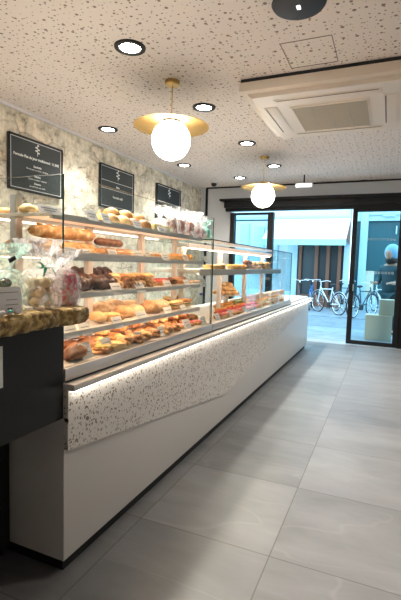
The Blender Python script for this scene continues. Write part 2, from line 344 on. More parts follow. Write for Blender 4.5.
# sliding glass door leaf
dl = struct(MB().box(-.66, -.575, 8.36, 8.42, .02, 2.5, bev=.004).box(.125, .20, 8.36, 8.42, .02, 2.5, bev=.004).box(-.58, .13, 8.36, 8.42, .02, .09, bev=.004).box(-.58, .13, 8.36, 8.42, 2.43, 2.5), 'door_1', 'black_metal')
MB().box(-.58, .13, 8.387, 8.395, .09, 2.43).build('door_pane', 'pane_glass', dl)
MB().box(-.59, -.577, 8.35, 8.36, 1.0, 1.12, bev=.002).build('door_handle', 'steel', dl)
for zz in (1.94, 1.345):
    mb = MB()
    for k in range(9):
        cx = -.38+k*.055
        c = [(cx+.016*math.cos(a*PI/6), 8.384, zz+.019*math.sin(a*PI/6)) for a in range(13)]
        mb.tube(c, .004, seg=4, caps=False)
    o = mb.build('ring_decal', 'chalk', dl); o['kind'] = 'stuff'
struct(MB().box(.20, 1.9, 8.40, 8.5, 0, 2.5, bev=.004), 'trim_6', 'black_metal')
struct(MB().box(-2.13, 2.2, 8.3, 8.62, -.002, .006), 'trim_5', 'steel')

# ------------------------------------------------------------------ ceiling fittings
def downlight(x, y, label, group=None):
    r = empty('downlight', (x, y, CZ), label=label, cat='light', group=group)
    MB().lathe([(.080, -.002), (.080, -.012), (.114, -.012), (.118, -.004), (.118, 0)], seg=32).build('trim_ring', 'black_metal', r)
    MB().lathe([(.0, -.006), (.078, -.006), (.078, -.001), (0, -.001)], seg=24).build('lamp_disc', 'downlight_disc', r)
    ld = bpy.data.lights.new('downlight_beam', 'SPOT'); ld.energy = (185 if x < 0 else 110) if x > -2.5 else 95; ld.spot_size = math.radians(115); ld.spot_blend = .8; ld.shadow_soft_size = .06; ld.color = (1, .945, .87)
    lo = bpy.data.objects.new('downlight_beam', ld); C.objects.link(lo); lo.location = (0, 0, -.03); lo.parent = r
    return r
for px, py, lab in ((130, 47, 'round recessed downlight nearest the camera, left of the dark ceiling speaker'), (204, 107, 'round recessed downlight just right of the nearer globe pendant'),
                    (247, 143, 'round recessed downlight beside the left corner of the air conditioner'), (274, 165.6, 'round recessed downlight just right of the far globe pendant rod'),
                    (108, 129, 'round recessed downlight left of the nearer globe pendant, close to the stone wall'), (184, 165, 'round recessed downlight below the nearer globe, near the third blackboard'),
                    (240, 177.5, 'round recessed downlight left of the far globe pendant, close to the black ceiling line'), (364, 181, 'small recessed downlight at the far right above the glass door')):
    p = on(px, py, Z=CZ); downlight(p.x, p.y, lab)
for x, y in ((-3.2, 2.6), (-1.86, 1.5), (-1.86, .1), (.7, 3.0), (.9, 5.0), (.9, 7.0)):
    downlight(x, y, 'added fill light out of view, shaped as a round recessed downlight', 'added fill downlights out of view')  # unseen lamps added as fill for the ceiling and counter fronts
def pendant(x, y, zg, label):
    r = empty('globe_pendant', (x, y, CZ), label=label, cat='pendant lamp')
    MB().lathe([(0, -.0), (.065, 0), (.065, -.03), (.055, -.04), (0, -.04)], seg=28).build('ceiling_rose', 'gold', r)
    MB().cyl((0, 0, -.04), (0, 0, zg+.19-CZ), .006, seg=10).build('rod', 'gold', r)
    prof = [(.02, zg+.20-CZ), (.07, zg+.196-CZ), (.07, zg+.172-CZ), (.09, zg+.168-CZ), (.15, zg+.158-CZ), (.23, zg+.142-CZ), (.31, zg+.125-CZ), (.335, zg+.118-CZ), (.335, zg+.122-CZ), (.22, zg+.15-CZ), (.09, zg+.178-CZ), (.07, zg+.2-CZ)]
    MB().lathe(prof, seg=96, wob=lambda a, z: .0).build('brass_disc', 'gold', r)
    mb = MB()
    for k in range(60):
        a = 2*PI*k/60; ca, sa = math.cos(a), math.sin(a)
        mb.cyl((.10*ca, .10*sa, zg+.162-CZ), (.33*ca, .33*sa, zg+.115-CZ), .0035, seg=5)
    o = mb.build('pleat', 'gold', r); o['kind'] = 'stuff'
    MB().lathe([(0, zg+.178-CZ), (.075, zg+.178-CZ), (.08, zg+.15-CZ), (0, zg+.15-CZ)], seg=28).build('globe_collar', 'black_metal', r)
    MB().ell((0, 0, zg-CZ), .172, .172, .172, u=40, v=24).build('glass_globe', 'globe', r)
pendant(-1.845, 3.5, 2.49, 'white glass globe pendant with pleated brass disc, the nearer and larger one')
pendant(-1.77, 6.3, 2.435, 'white glass globe pendant with brass disc, the far one before the shopfront')
pendant(-1.85, .6, 2.49, 'added fill light behind the camera, shaped as a globe pendant with brass disc')  # unseen pendant added to fill the near end with light
# air conditioner cassette in a boxed-in housing
ac = empty('air_conditioner', (-.57, 4.4, CZ), label='cream ceiling cassette air conditioner with central grille in a boxed housing', cat='air conditioner')
MB().box(-.71, .72, -.735, .66, -.105, -.03, bev=.004).build('housing', 'ac_cream', ac)
MB().box(-.70, .71, -.725, .65, -.03, 0).build('black_strip', 'dark_line', ac)  # black strip between ceiling and housing
mb = MB(); mb.prism([(-.66, -.105), (.64, -.105), (.60, -.145), (-.62, -.145)], 1, -.66, .60); mb.build('face_panel', 'ac_cream', ac, smooth=False)
MB().box(-.35, .33, -.36, .36, -.155, -.143, bev=.003).build('grille_frame', 'ac_cream', ac)
mb = MB()
for k in range(34): mb.box(-.33, .31, -.33+k*.02, -.32+k*.02, -.162, -.152)
for k in range(5): mb.box(-.33+k*.158, -.322+k*.158, -.33, .345, -.164, -.15)
o = mb.build('grille_slats', 'ac_grille', ac, smooth=False); o['kind'] = 'stuff'
for n_, (a0, a1, b0, b1) in {'n': (-.45, .43, -.56, -.44), 'f': (-.45, .43, .43, .54), 'l': (-.58, -.46, -.40, .36), 'r': (.44, .55, -.40, .36)}.items():
    v = MB().box(a0, a1, b0, b1, -.151, -.143, bev=.003).build('air_vane', 'ac_cream', ac)
    if a1-a0 > b1-b0: MB().box(a0+.02, a1-.02, b0+.012, b0+.026, -.153, -.146).build('vane_slot', 'hatch_line', v)
    else: MB().box(a0+.012, a0+.024, b0+.02, b1-.02, -.153, -.146).build('vane_slot', 'hatch_line', v)
# flush hatch
hx0, hx1, hy0, hy1 = -.82, -.46, 3.19, 3.6
tag(MB().box(hx0, hx1, hy0, hy0+.006, CZ-.003, CZ).box(hx0, hx1, hy1, hy1+.006, CZ-.003, CZ).box(hx0, hx0+.006, hy0, hy1, CZ-.003, CZ).box(hx1, hx1+.006, hy0, hy1, CZ-.003, CZ).build('access_hatch', 'hatch_line', smooth=False), 'thin square access hatch outline between speaker and air conditioner', 'hatch')
sp_ = empty('ceiling_speaker', (-.60, 2.76, CZ), label='dark round ceiling speaker at the top edge of the view', cat='speaker')
MB().lathe([(0, -.018), (.12, -.02), (.155, -.014), (.165, 0)], seg=40).build('speaker_grille', 'black_metal', sp_)
MB().box(-.012, .012, -.02, .02, -.026, -.019, bev=.003).build('indicator', 'sensor_led', sp_)
p = on(214, 182, Z=CZ)
cm = empty('security_camera', (p.x, p.y, CZ), label='small dark dome security camera on the ceiling near the corner', cat='camera')
MB().lathe([(.075, 0), (.075, -.02), (.06, -.025), (0, -.025)][::-1], seg=24).build('camera_base', 'soffit_white', cm)
MB().ell((0, 0, -.035), .055, .055, .055).build('camera_dome', 'black_metal', cm)
p = on(304, 186, Y=7.7)
ex = empty('emergency_light', (p.x, 7.7, CZ), label='small white emergency light box hanging above the doorway', cat='emergency light')
MB().box(-.15, .15, -.04, .04, p.z-CZ-.03, p.z-CZ+.05, bev=.01).build('light_box', 'soffit_white', ex)
MB().box(-.13, .13, -.05, -.038, p.z-CZ-.02, p.z-CZ+.03).build('lit_face', 'exit_face', ex)
MB().cyl((0, 0, p.z-CZ+.05), (0, 0, 0), .012, seg=10).build('mount', 'black_metal', ex)

# ------------------------------------------------------------------ blackboards
def text_mesh(body, size, bold=False):
    cu = bpy.data.curves.new('t', 'FONT'); cu.body = body; cu.size = size; cu.align_x = 'CENTER'; cu.align_y = 'CENTER'; cu.extrude = .0008; cu.resolution_u = 2
    if bold: cu.offset = size*.03
    o = bpy.data.objects.new('t', cu); C.objects.link(o); dg = bpy.context.evaluated_depsgraph_get(); dg.update()
    me = bpy.data.meshes.new_from_object(o.evaluated_get(dg)); bpy.data.objects.remove(o); return me
def board(y0, y1, z0, z1, label, lines, logo_z, big=1):
    X = WX+.035; r = empty('menu_board', (X, (y0+y1)/2, (z0+z1)/2), label=label, cat='menu board')
    w, h = (y1-y0)/2, (z1-z0)/2
    MB().box(-.03, 0, -w, w, -h, h, bev=.004).build('slate', 'slate_board', r)
    e = .022
    MB().box(0, .012, -w, -w+.012, -h, h).box(0, .012, w-.012, w, -h, h).box(0, .012, -w, w, -h, -h+.012).box(0, .012, -w, w, h-.012, h).build('frame', 'black_metal', r)
    MB().box(0, .002, -w+e, -w+e+.006, -h+e, h-e).box(0, .002, w-e-.006, w-e, -h+e, h-e).box(0, .002, -w+e, w-e, -h+e, -h+e+.006).box(0, .002, -w+e, w-e, h-e-.006, h-e).build('chalk_border', 'chalk', r)
    mb = MB()  # wheat-ear like emblem
    for s, dz in ((1, .0), (-1, .018), (1, .036), (-1, .054)):
        mb.ell((.002, s*.016*big, logo_z+dz*big), .0015, .020*big, .009*big, rot=0, u=10, v=6)
    mb.box(.001, .003, -.003, .003, logo_z-.035*big, logo_z+.07*big).ell((.002, .008*big, logo_z+.08*big), .0015, .016*big, .010*big, u=10, v=6)
    mb.build('emblem', 'chalk', r)
    for (t, s, z, bold) in lines:
        if t == '---': MB().box(0, .002, -w+e, w-e, z-.003, z+.003).build('chalk_rule', 'chalk', r); continue
        me = text_mesh(t, s, bold); me.materials.append(MATS['chalk'])
        me.transform(Matrix(((0, 0, 1, .002), (1, 0, 0, 0), (0, 1, 0, z), (0, 0, 0, 1))))
        o = bpy.data.objects.new('chalk_lettering', me); C.objects.link(o); o.parent = r
board(3.40, 4.20, 2.14, 2.715, 'black menu board nearest the camera, with a long formule line and price', [('Formule Plat du Jour traditionnel : 11,90€', .040, .085, True), ('Sandwich', .032, .0, True), ('Plat du jour au choix + boisson', .026, -.035, False), ('Salades', .032, -.105, True), ('Quiche ou pizza + dessert', .026, -.14, False), ('Boissons', .028, -.185, True), ('Jus de fruits, eau, soda', .026, -.22, False)], .16)
board(4.95, 5.79, 2.16, 2.745, 'middle black menu board on the stone wall with two chalk rules', [('---', 0, .08, 0), ('Menu', .036, .02, True), ('---', 0, -.03, 0), ('Formule midi', .045, -.13, True)], .16, 1.25)
board(6.52, 7.42, 2.14, 2.76, 'farthest black menu board, half hidden by wrapped bags', [('---', 0, .02, 0), ('Desserts', .05, -.08, True), ('Boissons', .04, -.16, True)], .16, 1.5)

# ------------------------------------------------------------------ counter
FX, Y0, Y1 = -1.245, 1.435, 7.62
ct = empty('service_counter', (-1.6, 1.435, 0), label='long white service counter with terrazzo front panel and black kick', cat='counter')
def loc(o, p):  # keep world coordinates under a moved empty
    o.location = -p.location; return o
loc(MB().box(-2.02, FX, Y0, Y1, .07, .845, bev=.002).build('body', 'white_laminate', ct), ct)
loc(MB().box(-1.97, FX-.03, Y0+.03, Y1-.04, 0, .07).build('kick_plate', 'black_metal', ct), ct)
loc(MB().prism([(Y0, .845), (Y0, .585), (3.45, .298), (Y1-.02, .815), (Y1-.02, .845)], 0, FX, FX+.022).build('terrazzo_panel', 'terrazzo', ct, smooth=False), ct)
loc(MB().box(-2.04, FX+.058, Y0-.004, Y1+.12, .848, .876, bev=.003).build('ledge', 'steel_light', ct), ct)
loc(MB().box(FX+.032, FX+.046, Y0+.02, Y1, .838, .8475).build('light_strip', 'led_cool', ct), ct)
loc(MB().box(-2.0, FX-.03, 6.2, Y1+.1, .876, .90, bev=.003).build('worktop', 'shelf_white', ct), ct)

# display cases
GX = FX-.012
def pane(o, x0, x1, y0, y1, z0, z1, name='glass_pane', mat='case_glass'):
    mb = MB().box(x0, x1, y0, y1, z0, z1)
    ext = (x1-x0, y1-y0, z1-z0); th = ext.index(min(ext))
    mb.b.faces.ensure_lookup_table()
    for f in mb.b.faces:
        f.normal_update()
        c = f.calc_center_median()
        if abs(f.normal[th]) < .5 and not (abs(f.normal.y) > .5 and any(abs(c.y-q) < .02 for q in (2.29, 4.09, 5.08))): f.material_index = 1
    return loc(mb.build(name, [mat, 'glass_edge'], o, smooth=False), o)
SH = [('top', 1.607), ('second', 1.428), ('third', 1.249), ('fourth', 1.068)]
SX0, SX1 = -1.90, -1.352
c1 = empty('display_case', (-1.6, 2.28, .876), label='tall glass fronted display case with four lit shelves, the nearer one', cat='display case')
loc(MB().box(-2.0, GX-.01, Y0+.004, 3.118, .877, .935, bev=.002).build('deck', 'shelf_white', c1), c1)
loc(MB().box(GX-.012, GX+.016, Y0+.004, 3.118, .878, .938, bev=.003).build('front_rail', 'steel', c1), c1)
loc(MB().box(GX+.0165, GX+.019, Y0+.004, 3.118, .878, .884).build('rail_seam', 'dark_line', c1), c1)
pane(c1, GX-.004, GX+.004, Y0+.006, 2.290, .938, 1.757); pane(c1, GX-.004, GX+.004, 2.295, 3.115, .938, 1.757)
pane(c1, -1.93, GX-.006, Y0+.006, Y0+.014, .938, 1.757, 'side_pane')
pane(c1, -1.93, GX-.006, 3.104, 3.112, .938, 1.59, 'side_pane')
yps = [1.49, 2.01, 2.58, 3.09]
for y in yps: loc(MB().box(-1.588, -1.555, y-.022, y+.022, .936, 1.69 if y < 1.6 else 1.607, bev=.003).build('post', 'post_grey' if y < 1.6 else 'shelf_white', c1), c1)
for nme, z in SH:
    s_ = loc(MB().box(SX0, SX1, Y0+.03, 3.09, z-.016, z, bev=.002).build('shelf', 'shelf_white', c1), c1)
    MB().box(SX1-.004, SX1+.012, Y0+.03, 3.09, z-.028, z+.001, bev=.002).build('shelf_front_rail', 'steel_light', s_)
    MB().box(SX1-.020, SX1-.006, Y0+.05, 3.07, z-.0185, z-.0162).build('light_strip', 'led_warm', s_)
    MB().box(-1.52, SX1-.022, Y0+.05, 3.07, z-.0175, z-.0162).build('glow_band', 'underside_glow', s_)  # painted glow: emissive band stands in for the warmly lit underside
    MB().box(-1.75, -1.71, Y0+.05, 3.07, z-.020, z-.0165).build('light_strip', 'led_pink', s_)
# second, lower case
c2 = empty('display_case', (-1.6, 4.6, .876), label='lower glass display case with one lit shelf, the farther one', cat='display case')
CY0, CY1 = 3.13, 6.08
loc(MB().box(-2.0, GX-.01, CY0, CY1, .877, .935, bev=.002).build('deck', 'shelf_white', c2), c2)
loc(MB().box(GX-.012, GX+.016, CY0, CY1, .878, .938, bev=.003).build('front_rail', 'steel', c2), c2)
loc(MB().box(GX+.0165, GX+.019, CY0, CY1, .878, .884).build('rail_seam', 'dark_line', c2), c2)
for a, b_ in ((3.125, 4.09), (4.094, 5.08), (5.084, 6.078)): pane(c2, GX-.004, GX+.004, a, b_, .938, 1.588)
pane(c2, -1.9, GX+.004, CY0-.005, CY1, 1.589, 1.597, 'top_pane')
pane(c2, -1.9, GX-.006, CY1-.01, CY1-.002, .938, 1.588, 'side_pane')
s_ = loc(MB().box(-1.86, -1.40, 3.19, 6.03, 1.325, 1.36, bev=.004).build('shelf', 'shelf_white', c2), c2)
MB().box(-1.402, -1.39, 3.19, 6.03, 1.308, 1.364, bev=.002).build('shelf_front_rail', 'steel_light', s_)
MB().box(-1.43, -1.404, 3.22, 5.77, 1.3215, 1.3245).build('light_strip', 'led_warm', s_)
s_ = loc(MB().box(-1.62, -1.50, 3.19, 5.9, 1.535, 1.575, bev=.004).build('light_bar', 'shelf_white', c2), c2)
MB().box(-1.4995, -1.495, 3.2, 5.89, 1.538, 1.572).build('glow_band', 'led_bar', s_)
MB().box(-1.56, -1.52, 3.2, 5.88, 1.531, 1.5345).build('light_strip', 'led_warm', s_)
for y in (3.25, 4.12, 4.95, 5.72): loc(MB().box(-1.60, -1.56, y-.02, y+.02, .936, 1.536, bev=.003).build('post', 'shelf_white', c2), c2)

# ------------------------------------------------------------------ side counter with live-edge slab
sb = empty('side_counter', (-1.25, 1.42, 0), label='black side counter overhanging the plinth at the left edge', cat='counter')
loc(MB().box(-1.85, FX+.002, -.3, 1.428, .725, 1.148, bev=.003).build('overhang_box', 'black_panel', sb), sb)
loc(MB().box(-1.85, -1.555, -.3, 1.425, .06, .725).build('support_panel', 'black_panel', sb), sb)
loc(MB().box(-1.85, -1.60, -.3, 1.425, 0, .06).build('kick_plate', 'black_metal', sb), sb)
mb = MB(); ny, nx = 120, 26; rows = []
def slab_edge(y): return -1.085+.014*math.sin(y*9)+.012*noise.noise(Vector((y*14, 0, 3)))
for i in range(ny+1):
    y = -.3+i/ny*1.715; xe = slab_edge(y); rg = []
    if y > 1.36: xe -= .02*((y-1.36)/.055)**2
    prof = [(-1.9, 1.153), (xe-.10, 1.151), (xe-.04, 1.150), (xe-.016, 1.153), (xe-.006, 1.167), (xe, 1.185), (xe-.002, 1.207), (xe-.010, 1.217), (xe-.05, 1.219), (xe-.2, 1.219), (-1.9, 1.219)]
    for j, (x, z) in enumerate(prof):
        if 1 <= j <= 8:
            n = noise.noise(Vector((x*22, y*22, z*40))); x += n*.010; z += noise.noise(Vector((y*30, z*50, 7)))*.004 if j < 8 else 0
        rg.append(mb.b.verts.new((x, y, z)))
    rows.append(rg)
n = len(rows[0])
for i in range(ny):
    for j in range(n):
        f = mb.b.faces.new((rows[i][j], rows[i][(j+1) % n], rows[i+1][(j+1) % n], rows[i+1][j])); f.material_index = 0 if j < 8 else 1
f = mb.b.faces.new(rows[0][::-1]); f = mb.b.faces.new(rows[-1])
tag(mb.build('wooden_slab', ['bark', 'wood_top'], ang=70), 'thick live edge wooden slab with rough bark edge on the black counter', 'countertop')
# white notice on the black panel
p = on(0, 344, X=FX+.003); q = on(2.6, 390, X=FX+.003)
nt_ = empty('paper_notice', (FX+.002, q.y-.105, (p.z+q.z)/2), label='white paper notice fixed to the black side counter, cut by the left edge', cat='notice')
MB().box(0, .003, -.105, .105, -.075, .075).build('sheet', 'card', nt_)

# ------------------------------------------------------------------ food builders: each returns a top-level prototype at origin, resting on z = 0
PROTO = {}
def proto(name, fn): PROTO[name] = fn
def flatbun(kind, rx, ry, rz, mat, nz=.12, name='bun', seed=0):
    return MB().ell((0, 0, rz*.45), rx, ry, rz, nz, 18, u=20, v=12, seed=seed, flat=True).build(name, mat)
def mk_bun(v): return flatbun('b', .042, .042, .032, 'golden_crust', seed=v, name='bread_roll')
def mk_palebun(v): return flatbun('b', .058, .066, .046, 'pale_crust', seed=v, nz=.08, name='round_bun')
def mk_boule(v): return flatbun('b', .085, .11, .068, 'rustic_crust', seed=v, nz=.07, name='bread_loaf')
def mk_croissant(v):
    r = empty('croissant'); mb = MB(); n = 26; pts = []; rad = []
    for i in range(n+1):
        t = i/n*2-1; a = t*1.25; pts.append((.055*math.cos(a)-.045, .07*math.sin(a)*1.05, .020+.004*(1-t*t))); rad.append(max(.004, .026*(1-abs(t)**2.2)*(1+.10*math.sin(t*22))+.003))
    mb.tube(pts, rad, seg=14, sq=.8); return mb.build('croissant', 'golden_crust', None) if not r.children and not bpy.data.objects.remove(r) else None
def mk_pointy(v):
    mb = MB(); mb.lathe([(.034, 0), (.038, .012), (.030, .035), (.018, .062), (.004, .085), (0, .088)], seg=18); return mb.build('pointed_pastry', 'golden_crust')
def mk_danish(v):
    r = empty('danish_pastry')
    mb = MB(); pts = []; rad = []
    for i in range(46):
        a = i/45*4.2*PI; rr = .010+.030*(i/45); pts.append((rr*math.cos(a), rr*math.sin(a), .013)); rad.append(.0105)
    mb.tube(pts, rad, seg=8); mb.build('dough_spiral', 'golden_crust', r)
    MB().ell((0, 0, .021), .020, .020, .007, .2, 60, seed=v).build('filling', 'cream_topping', r); return r
def mk_choc(v):
    mb = MB(); n = 22; pts = []; rad = []
    for i in range(n+1):
        t = i/n*2-1; pts.append((.004*math.sin(t*9), t*.052, .033+.005*math.cos(t*6))); rad.append(.027*(1-abs(t)**5)*(1+.16*math.sin(t*17+v))+.004)
    mb.tube(pts, rad, seg=12, sq=.95); return mb.build('chocolate_roll', 'chocolate_crust')
def mk_twist(v):
    r = MB()
    for ph in (0, PI):
        pts = []
        for i in range(30):
            t = i/29; pts.append((.014*math.cos(t*12+ph), (t-.5)*.15, .022+.011*math.sin(t*12+ph)))
        r.tube(pts, [.014*(1-abs(i/29*2-1)**6)+.003 for i in range(30)], seg=10)
    return r.build('twisted_pastry', 'golden_crust')
def mk_brown(v): 
    return MB().ell((0, 0, .020), .046, .066, .038, .35, 26, seed=v*3+1, u=22, v=14, flat=True).build('brown_pastry', 'brown_crust')
def mk_crispy(v):
    mb = MB().ell((0, 0, .020), .050, .075, .034, .30, 30, seed=v*5+1, u=22, v=14, flat=True)
    for k in range(4): mb.ell((random.uniform(-.02, .02), -.05+k*.033, .038), .026, .018, .016, .3, 40, u=12, v=8, seed=k+v)
    return mb.build('flaky_pastry', 'crispy_crust')
def mk_loaf(v):
    r = empty('long_loaf'); mb = MB(); n = 40; pts = []; rad = []
    for i in range(n+1):
        t = i/n*2-1; pts.append((0, t*.30, .046)); rad.append(.048*max(.08, (1-abs(t)**7))**.5*(1+.03*math.sin(t*19)))
    mb.tube(pts, rad, seg=18, sq=.88); mb.build('crust', ('rustic_crust', 'brown_crust', 'golden_crust')[v], r)
    for k in range(6): MB().ell((.0, -.22+k*.088, .088), .020, .034, .006, .2, 50, rot=.5, seed=k).build('slash', 'pale_crust', r)
    return r
def mk_tart(v, top='berry_topping', name='fruit_tart', R=.042):
    r = empty(name)
    MB().lathe([(0, 0), (R*.8, 0), (R, .022), (R*.93, .024), (R*.88, .016), (0, .016)], seg=26, wob=lambda a, z: .025*math.sin(a*14)).build('pastry_shell', 'golden_crust', r)
    mb = MB(); mb.ell((0, 0, .018), R*.86, R*.86, .008, u=16, v=8)
    for k in range(9):
        a = k*2.4; rr = R*.62*math.sqrt((k+.5)/9); mb.ell((rr*math.cos(a), rr*math.sin(a), .027), R*.24, R*.24, R*.22, u=10, v=6)
    mb.build('fruit_topping', top, r); return r
def mk_rtart(v): return mk_tart(v, 'rose_topping', 'raspberry_tart')
def mk_atart(v): return mk_tart(v, 'apricot_topping', 'apricot_tart')
def mk_ctart(v): return mk_tart(v, 'cream_topping', 'cream_tart', .036)
def mk_lemon(v):
    r = empty('lemon_tart')
    MB().lathe([(0, 0), (.058, 0), (.068, .030), (.063, .031), (.060, .024), (0, .024)], seg=30, wob=lambda a, z: .02*math.sin(a*18)).build('pastry_shell', 'golden_crust', r)
    MB().lathe([(0, .023), (.060, .023), (.056, .029), (.03, .033), (0, .034)][::-1], seg=24).build('lemon_filling', 'lemon_topping', r); return r
def mk_sandwich(v, L=.11):
    r = empty('baguette_sandwich')
    def half(z, s):
        mb = MB(); n = 20
        pts = [(0, (i/n*2-1)*L, z) for i in range(n+1)]; rad = [.036*max(.1, 1-abs(i/n*2-1)**5)**.5 for i in range(n+1)]
        return mb.tube(pts, rad, seg=16, sq=.5)
    half(.018, 1).build('bottom_bread', 'pale_crust', r); half(.052, 1).build('top_bread', 'golden_crust', r)
    MB().ell((.004, 0, .035), .040, L*.92, .008, .3, 50, seed=v, u=28, v=8).build('lettuce_filling', 'lettuce', r)
    MB().ell((.006, 0, .040), .037, L*.88, .007, .25, 40, seed=v+4, u=28, v=8).build('ham_filling', 'ham', r); return r
def mk_focaccia(v):
    r = empty('savoury_slice')
    MB().box(-.045, .045, -.06, .06, 0, .028, bev=.008).build('bread_base', 'golden_crust', r)
    MB().ell((0, 0, .03), .042, .056, .011, .35, 50, seed=v, u=22, v=10).build('savoury_topping', 'savoury_topping', r); return r
def mk_packet(v):
    r = empty('packaged_cake')
    MB().box(-.035, .035, -.045, .045, 0, .042, bev=.006).build('cake', 'lemon_topping', r)
    MB().box(-.037, .037, -.047, .047, -.0, .046, bev=.006).build('wrapper', 'cellophane', r)
    MB().box(.0375, .039, -.02, .02, .01, .032).build('sticker', 'card', r); return r
def mk_peach(v):
    r = empty('pastry_box')
    MB().box(-.03, .03, -.085, .085, 0, .045, bev=.004).build('box_body', 'peach_box', r)
    MB().box(-.032, .032, -.087, .087, .045, .055, bev=.003).build('box_lid', 'peach_box', r)
    return r
def mk_cookie(v): return MB().ell((0, 0, .008), .038, .038, .012, .2, 40, seed=v, flat=True).build('cookie', 'crispy_crust')
def mk_slice(v):
    r = empty('cake_slice')
    MB().box(-.03, .03, -.025, .025, 0, .018, bev=.003).build('sponge_base', 'golden_crust', r)
    MB().box(-.029, .029, -.024, .024, .018, .040, bev=.005).build('cream_layer', 'apricot_topping', r); return r
def mk_glass_dessert(v):
    r = empty('dessert_cup')
    MB().lathe([(0, .002), (.020, .002), (.027, .05), (.0, .05)], seg=20).build('dessert', 'lemon_topping', r)
    MB().lathe([(.021, 0), (.029, .06), (.030, .06), (.0225, -.0)], seg=20).build('cup', 'shelf_glass', r); return r
cache = {}
def get(fn, v):
    k = (fn.__name__, v)
    if k not in cache: cache[k] = (fn(v), [0])
    o, used = cache[k]
    if used[0] == 0: used[0] = 1; return o
    return copy_tree(o)
def put(fn, x, y, z, rz, label, cat, group, v=0, s=1):
    o = get(fn, v); o.location = (x, y, z); o.rotation_euler = (0, 0, rz); o.scale = (s, s, s)
    o['label'] = label; o['category'] = cat; o['group'] = group; return o
def ypx(px, py, X): return on(px, py, X=X).y
EXT = dict(mk_bun=.084, mk_palebun=.125, mk_boule=.20, mk_croissant=.13, mk_danish=.10, mk_choc=.058, mk_twist=.052, mk_brown=.115, mk_crispy=.115, mk_tart=.086, mk_rtart=.086, mk_atart=.086, mk_ctart=.074, mk_lemon=.138, mk_sandwich=.215, mk_focaccia=.12, mk_packet=.094, mk_peach=.175, mk_cookie=.078, mk_slice=.06)
LH = dict(mk_bun=.038, mk_choc=.048, mk_twist=.04, mk_brown=.052, mk_crispy=.054)
def row(fn, px0, px1, py, X, z, n, what, cat, where, rz=0, jit=.45, s=1, layers=1, jx=.012):
    """a row running away from the camera on one shelf; every piece gets its place in the row"""
    y0, y1 = ypx(px0, py, X), ypx(px1, py, X); n = max(1, min(n, 20, int((y1-y0)/(EXT[fn.__name__]*s*.97)+.35))); grp = f'{what} {where}'
    for L_ in range(layers):
        m_ = n-L_
        for i in range(m_):
            t = (i+.5+L_*.0)/m_; y = y0+(y1-y0)*t
            pos = f'{ORD[i]} from left' if i < m_-1 or m_ == 1 else 'rightmost'
            if m_ == 1: pos = 'single'
            lay = '' if layers == 1 else (' lower layer,' if L_ == 0 else ' upper layer,')
            lab = f'{what} {where},{lay} {pos}'; lab = lab.replace('on the', 'on').replace('in the', 'in').replace('of the', 'of').replace('at the', 'at')
            assert len(lab.split()) <= 16, lab
            put(fn, X+random.uniform(-jx, jx), y, z+.001+L_*LH.get(fn.__name__, .04)*s, rz+random.uniform(-jit, jit), lab, cat, grp, v=random.randrange(3), s=s*random.uniform(.94, 1.05))
# ------------------------------------------------------------------ food on case one
XF, XB = -1.43, -1.72
T, S2, S3, S4, DK = 1.608, 1.429, 1.250, 1.069, .936
row(mk_bun, 22, 46, 204, -1.50, T, 2, 'golden bread roll', 'bread roll', 'on top shelf right of grey post', s=.95)
row(mk_bun, 0, 22, 206, -1.76, T, 3, 'golden bread roll', 'bread roll', 'on top shelf behind the grey post', s=1.0)
put(mk_pointy, XB+.2, ypx(100, 205, XB+.2), T, 0, 'pointed golden pastry standing on the top shelf before the blackboards', 'pastry', 'pointed pastry')
row(mk_bun, 106, 148, 214, -1.41, T, 7, 'golden bread roll', 'bread roll', 'in front pile of top shelf', s=1.2)
row(mk_bun, 102, 144, 212, -1.51, T, 7, 'golden bread roll', 'bread roll', 'in back pile of top shelf', layers=2, s=1.3)
row(mk_packet, 140, 170, 221, XF, T, 4, 'small pale wrapped cake', 'cake', 'in the front row of the top shelf', jit=.05)
row(mk_packet, 140, 168, 218, XF-.20, T, 4, 'small pale wrapped cake', 'cake', 'in the back row of the top shelf', jit=.05)
# second shelf
for X_, y_, z_, a_, v_, s_c, lb in ((-1.47, 1.74, S2, .06, 2, .72, 'golden loaf lying in front at the left of the second shelf'), (-1.47, 2.13, S2, -.05, 0, .55, 'rustic loaf lying in front, right of the golden loaf on the second shelf'),
                                   (-1.66, 1.76, S2, -.05, 1, .8, 'dark brown loaf lying behind at the left of the second shelf'), (-1.67, 2.24, S2, .1, 2, .6, 'golden loaf lying behind the rustic loaf on the second shelf'),
                                   (-1.475, 1.70, S2+.070, -.04, 0, .74, 'pale rustic loaf resting on top of the golden loaf'), (-1.48, 2.08, S2+.055, .12, 1, .52, 'dark brown short loaf with round end, on top of the rustic loaf')):
    put(mk_loaf, X_, y_, z_, a_, lb, 'bread', 'loaves on the second shelf', v=v_, s=s_c)
row(mk_bun, 76, 112, 250, -1.40, S2, 7, 'small golden roll', 'bread roll', 'on the second shelf in front of the loaves', s=.8)
row(mk_danish, 113, 150, 248, XF, S2, 12, 'spiral danish pastry', 'pastry', 'in the front row of the second shelf', s=1.25)
row(mk_danish, 113, 150, 246, XF-.26, S2, 12, 'spiral danish pastry', 'pastry', 'in the back row of the second shelf', s=1.35)
row(mk_ctart, 151, 168, 250, XF, S2, 5, 'small cream tart', 'tart', 'in the front row of the second shelf', s=1.2)
row(mk_ctart, 151, 168, 249, XF-.20, S2, 5, 'small cream tart', 'tart', 'in the back row of the second shelf')
row(mk_atart, 172, 190, 254, XF, S2, 7, 'small orange tart', 'tart', 'at the far end of the second shelf', s=1.2)
row(mk_slice, 172, 188, 254, XF-.20, S2, 6, 'orange cake slice', 'cake', 'behind the tarts of the second shelf')
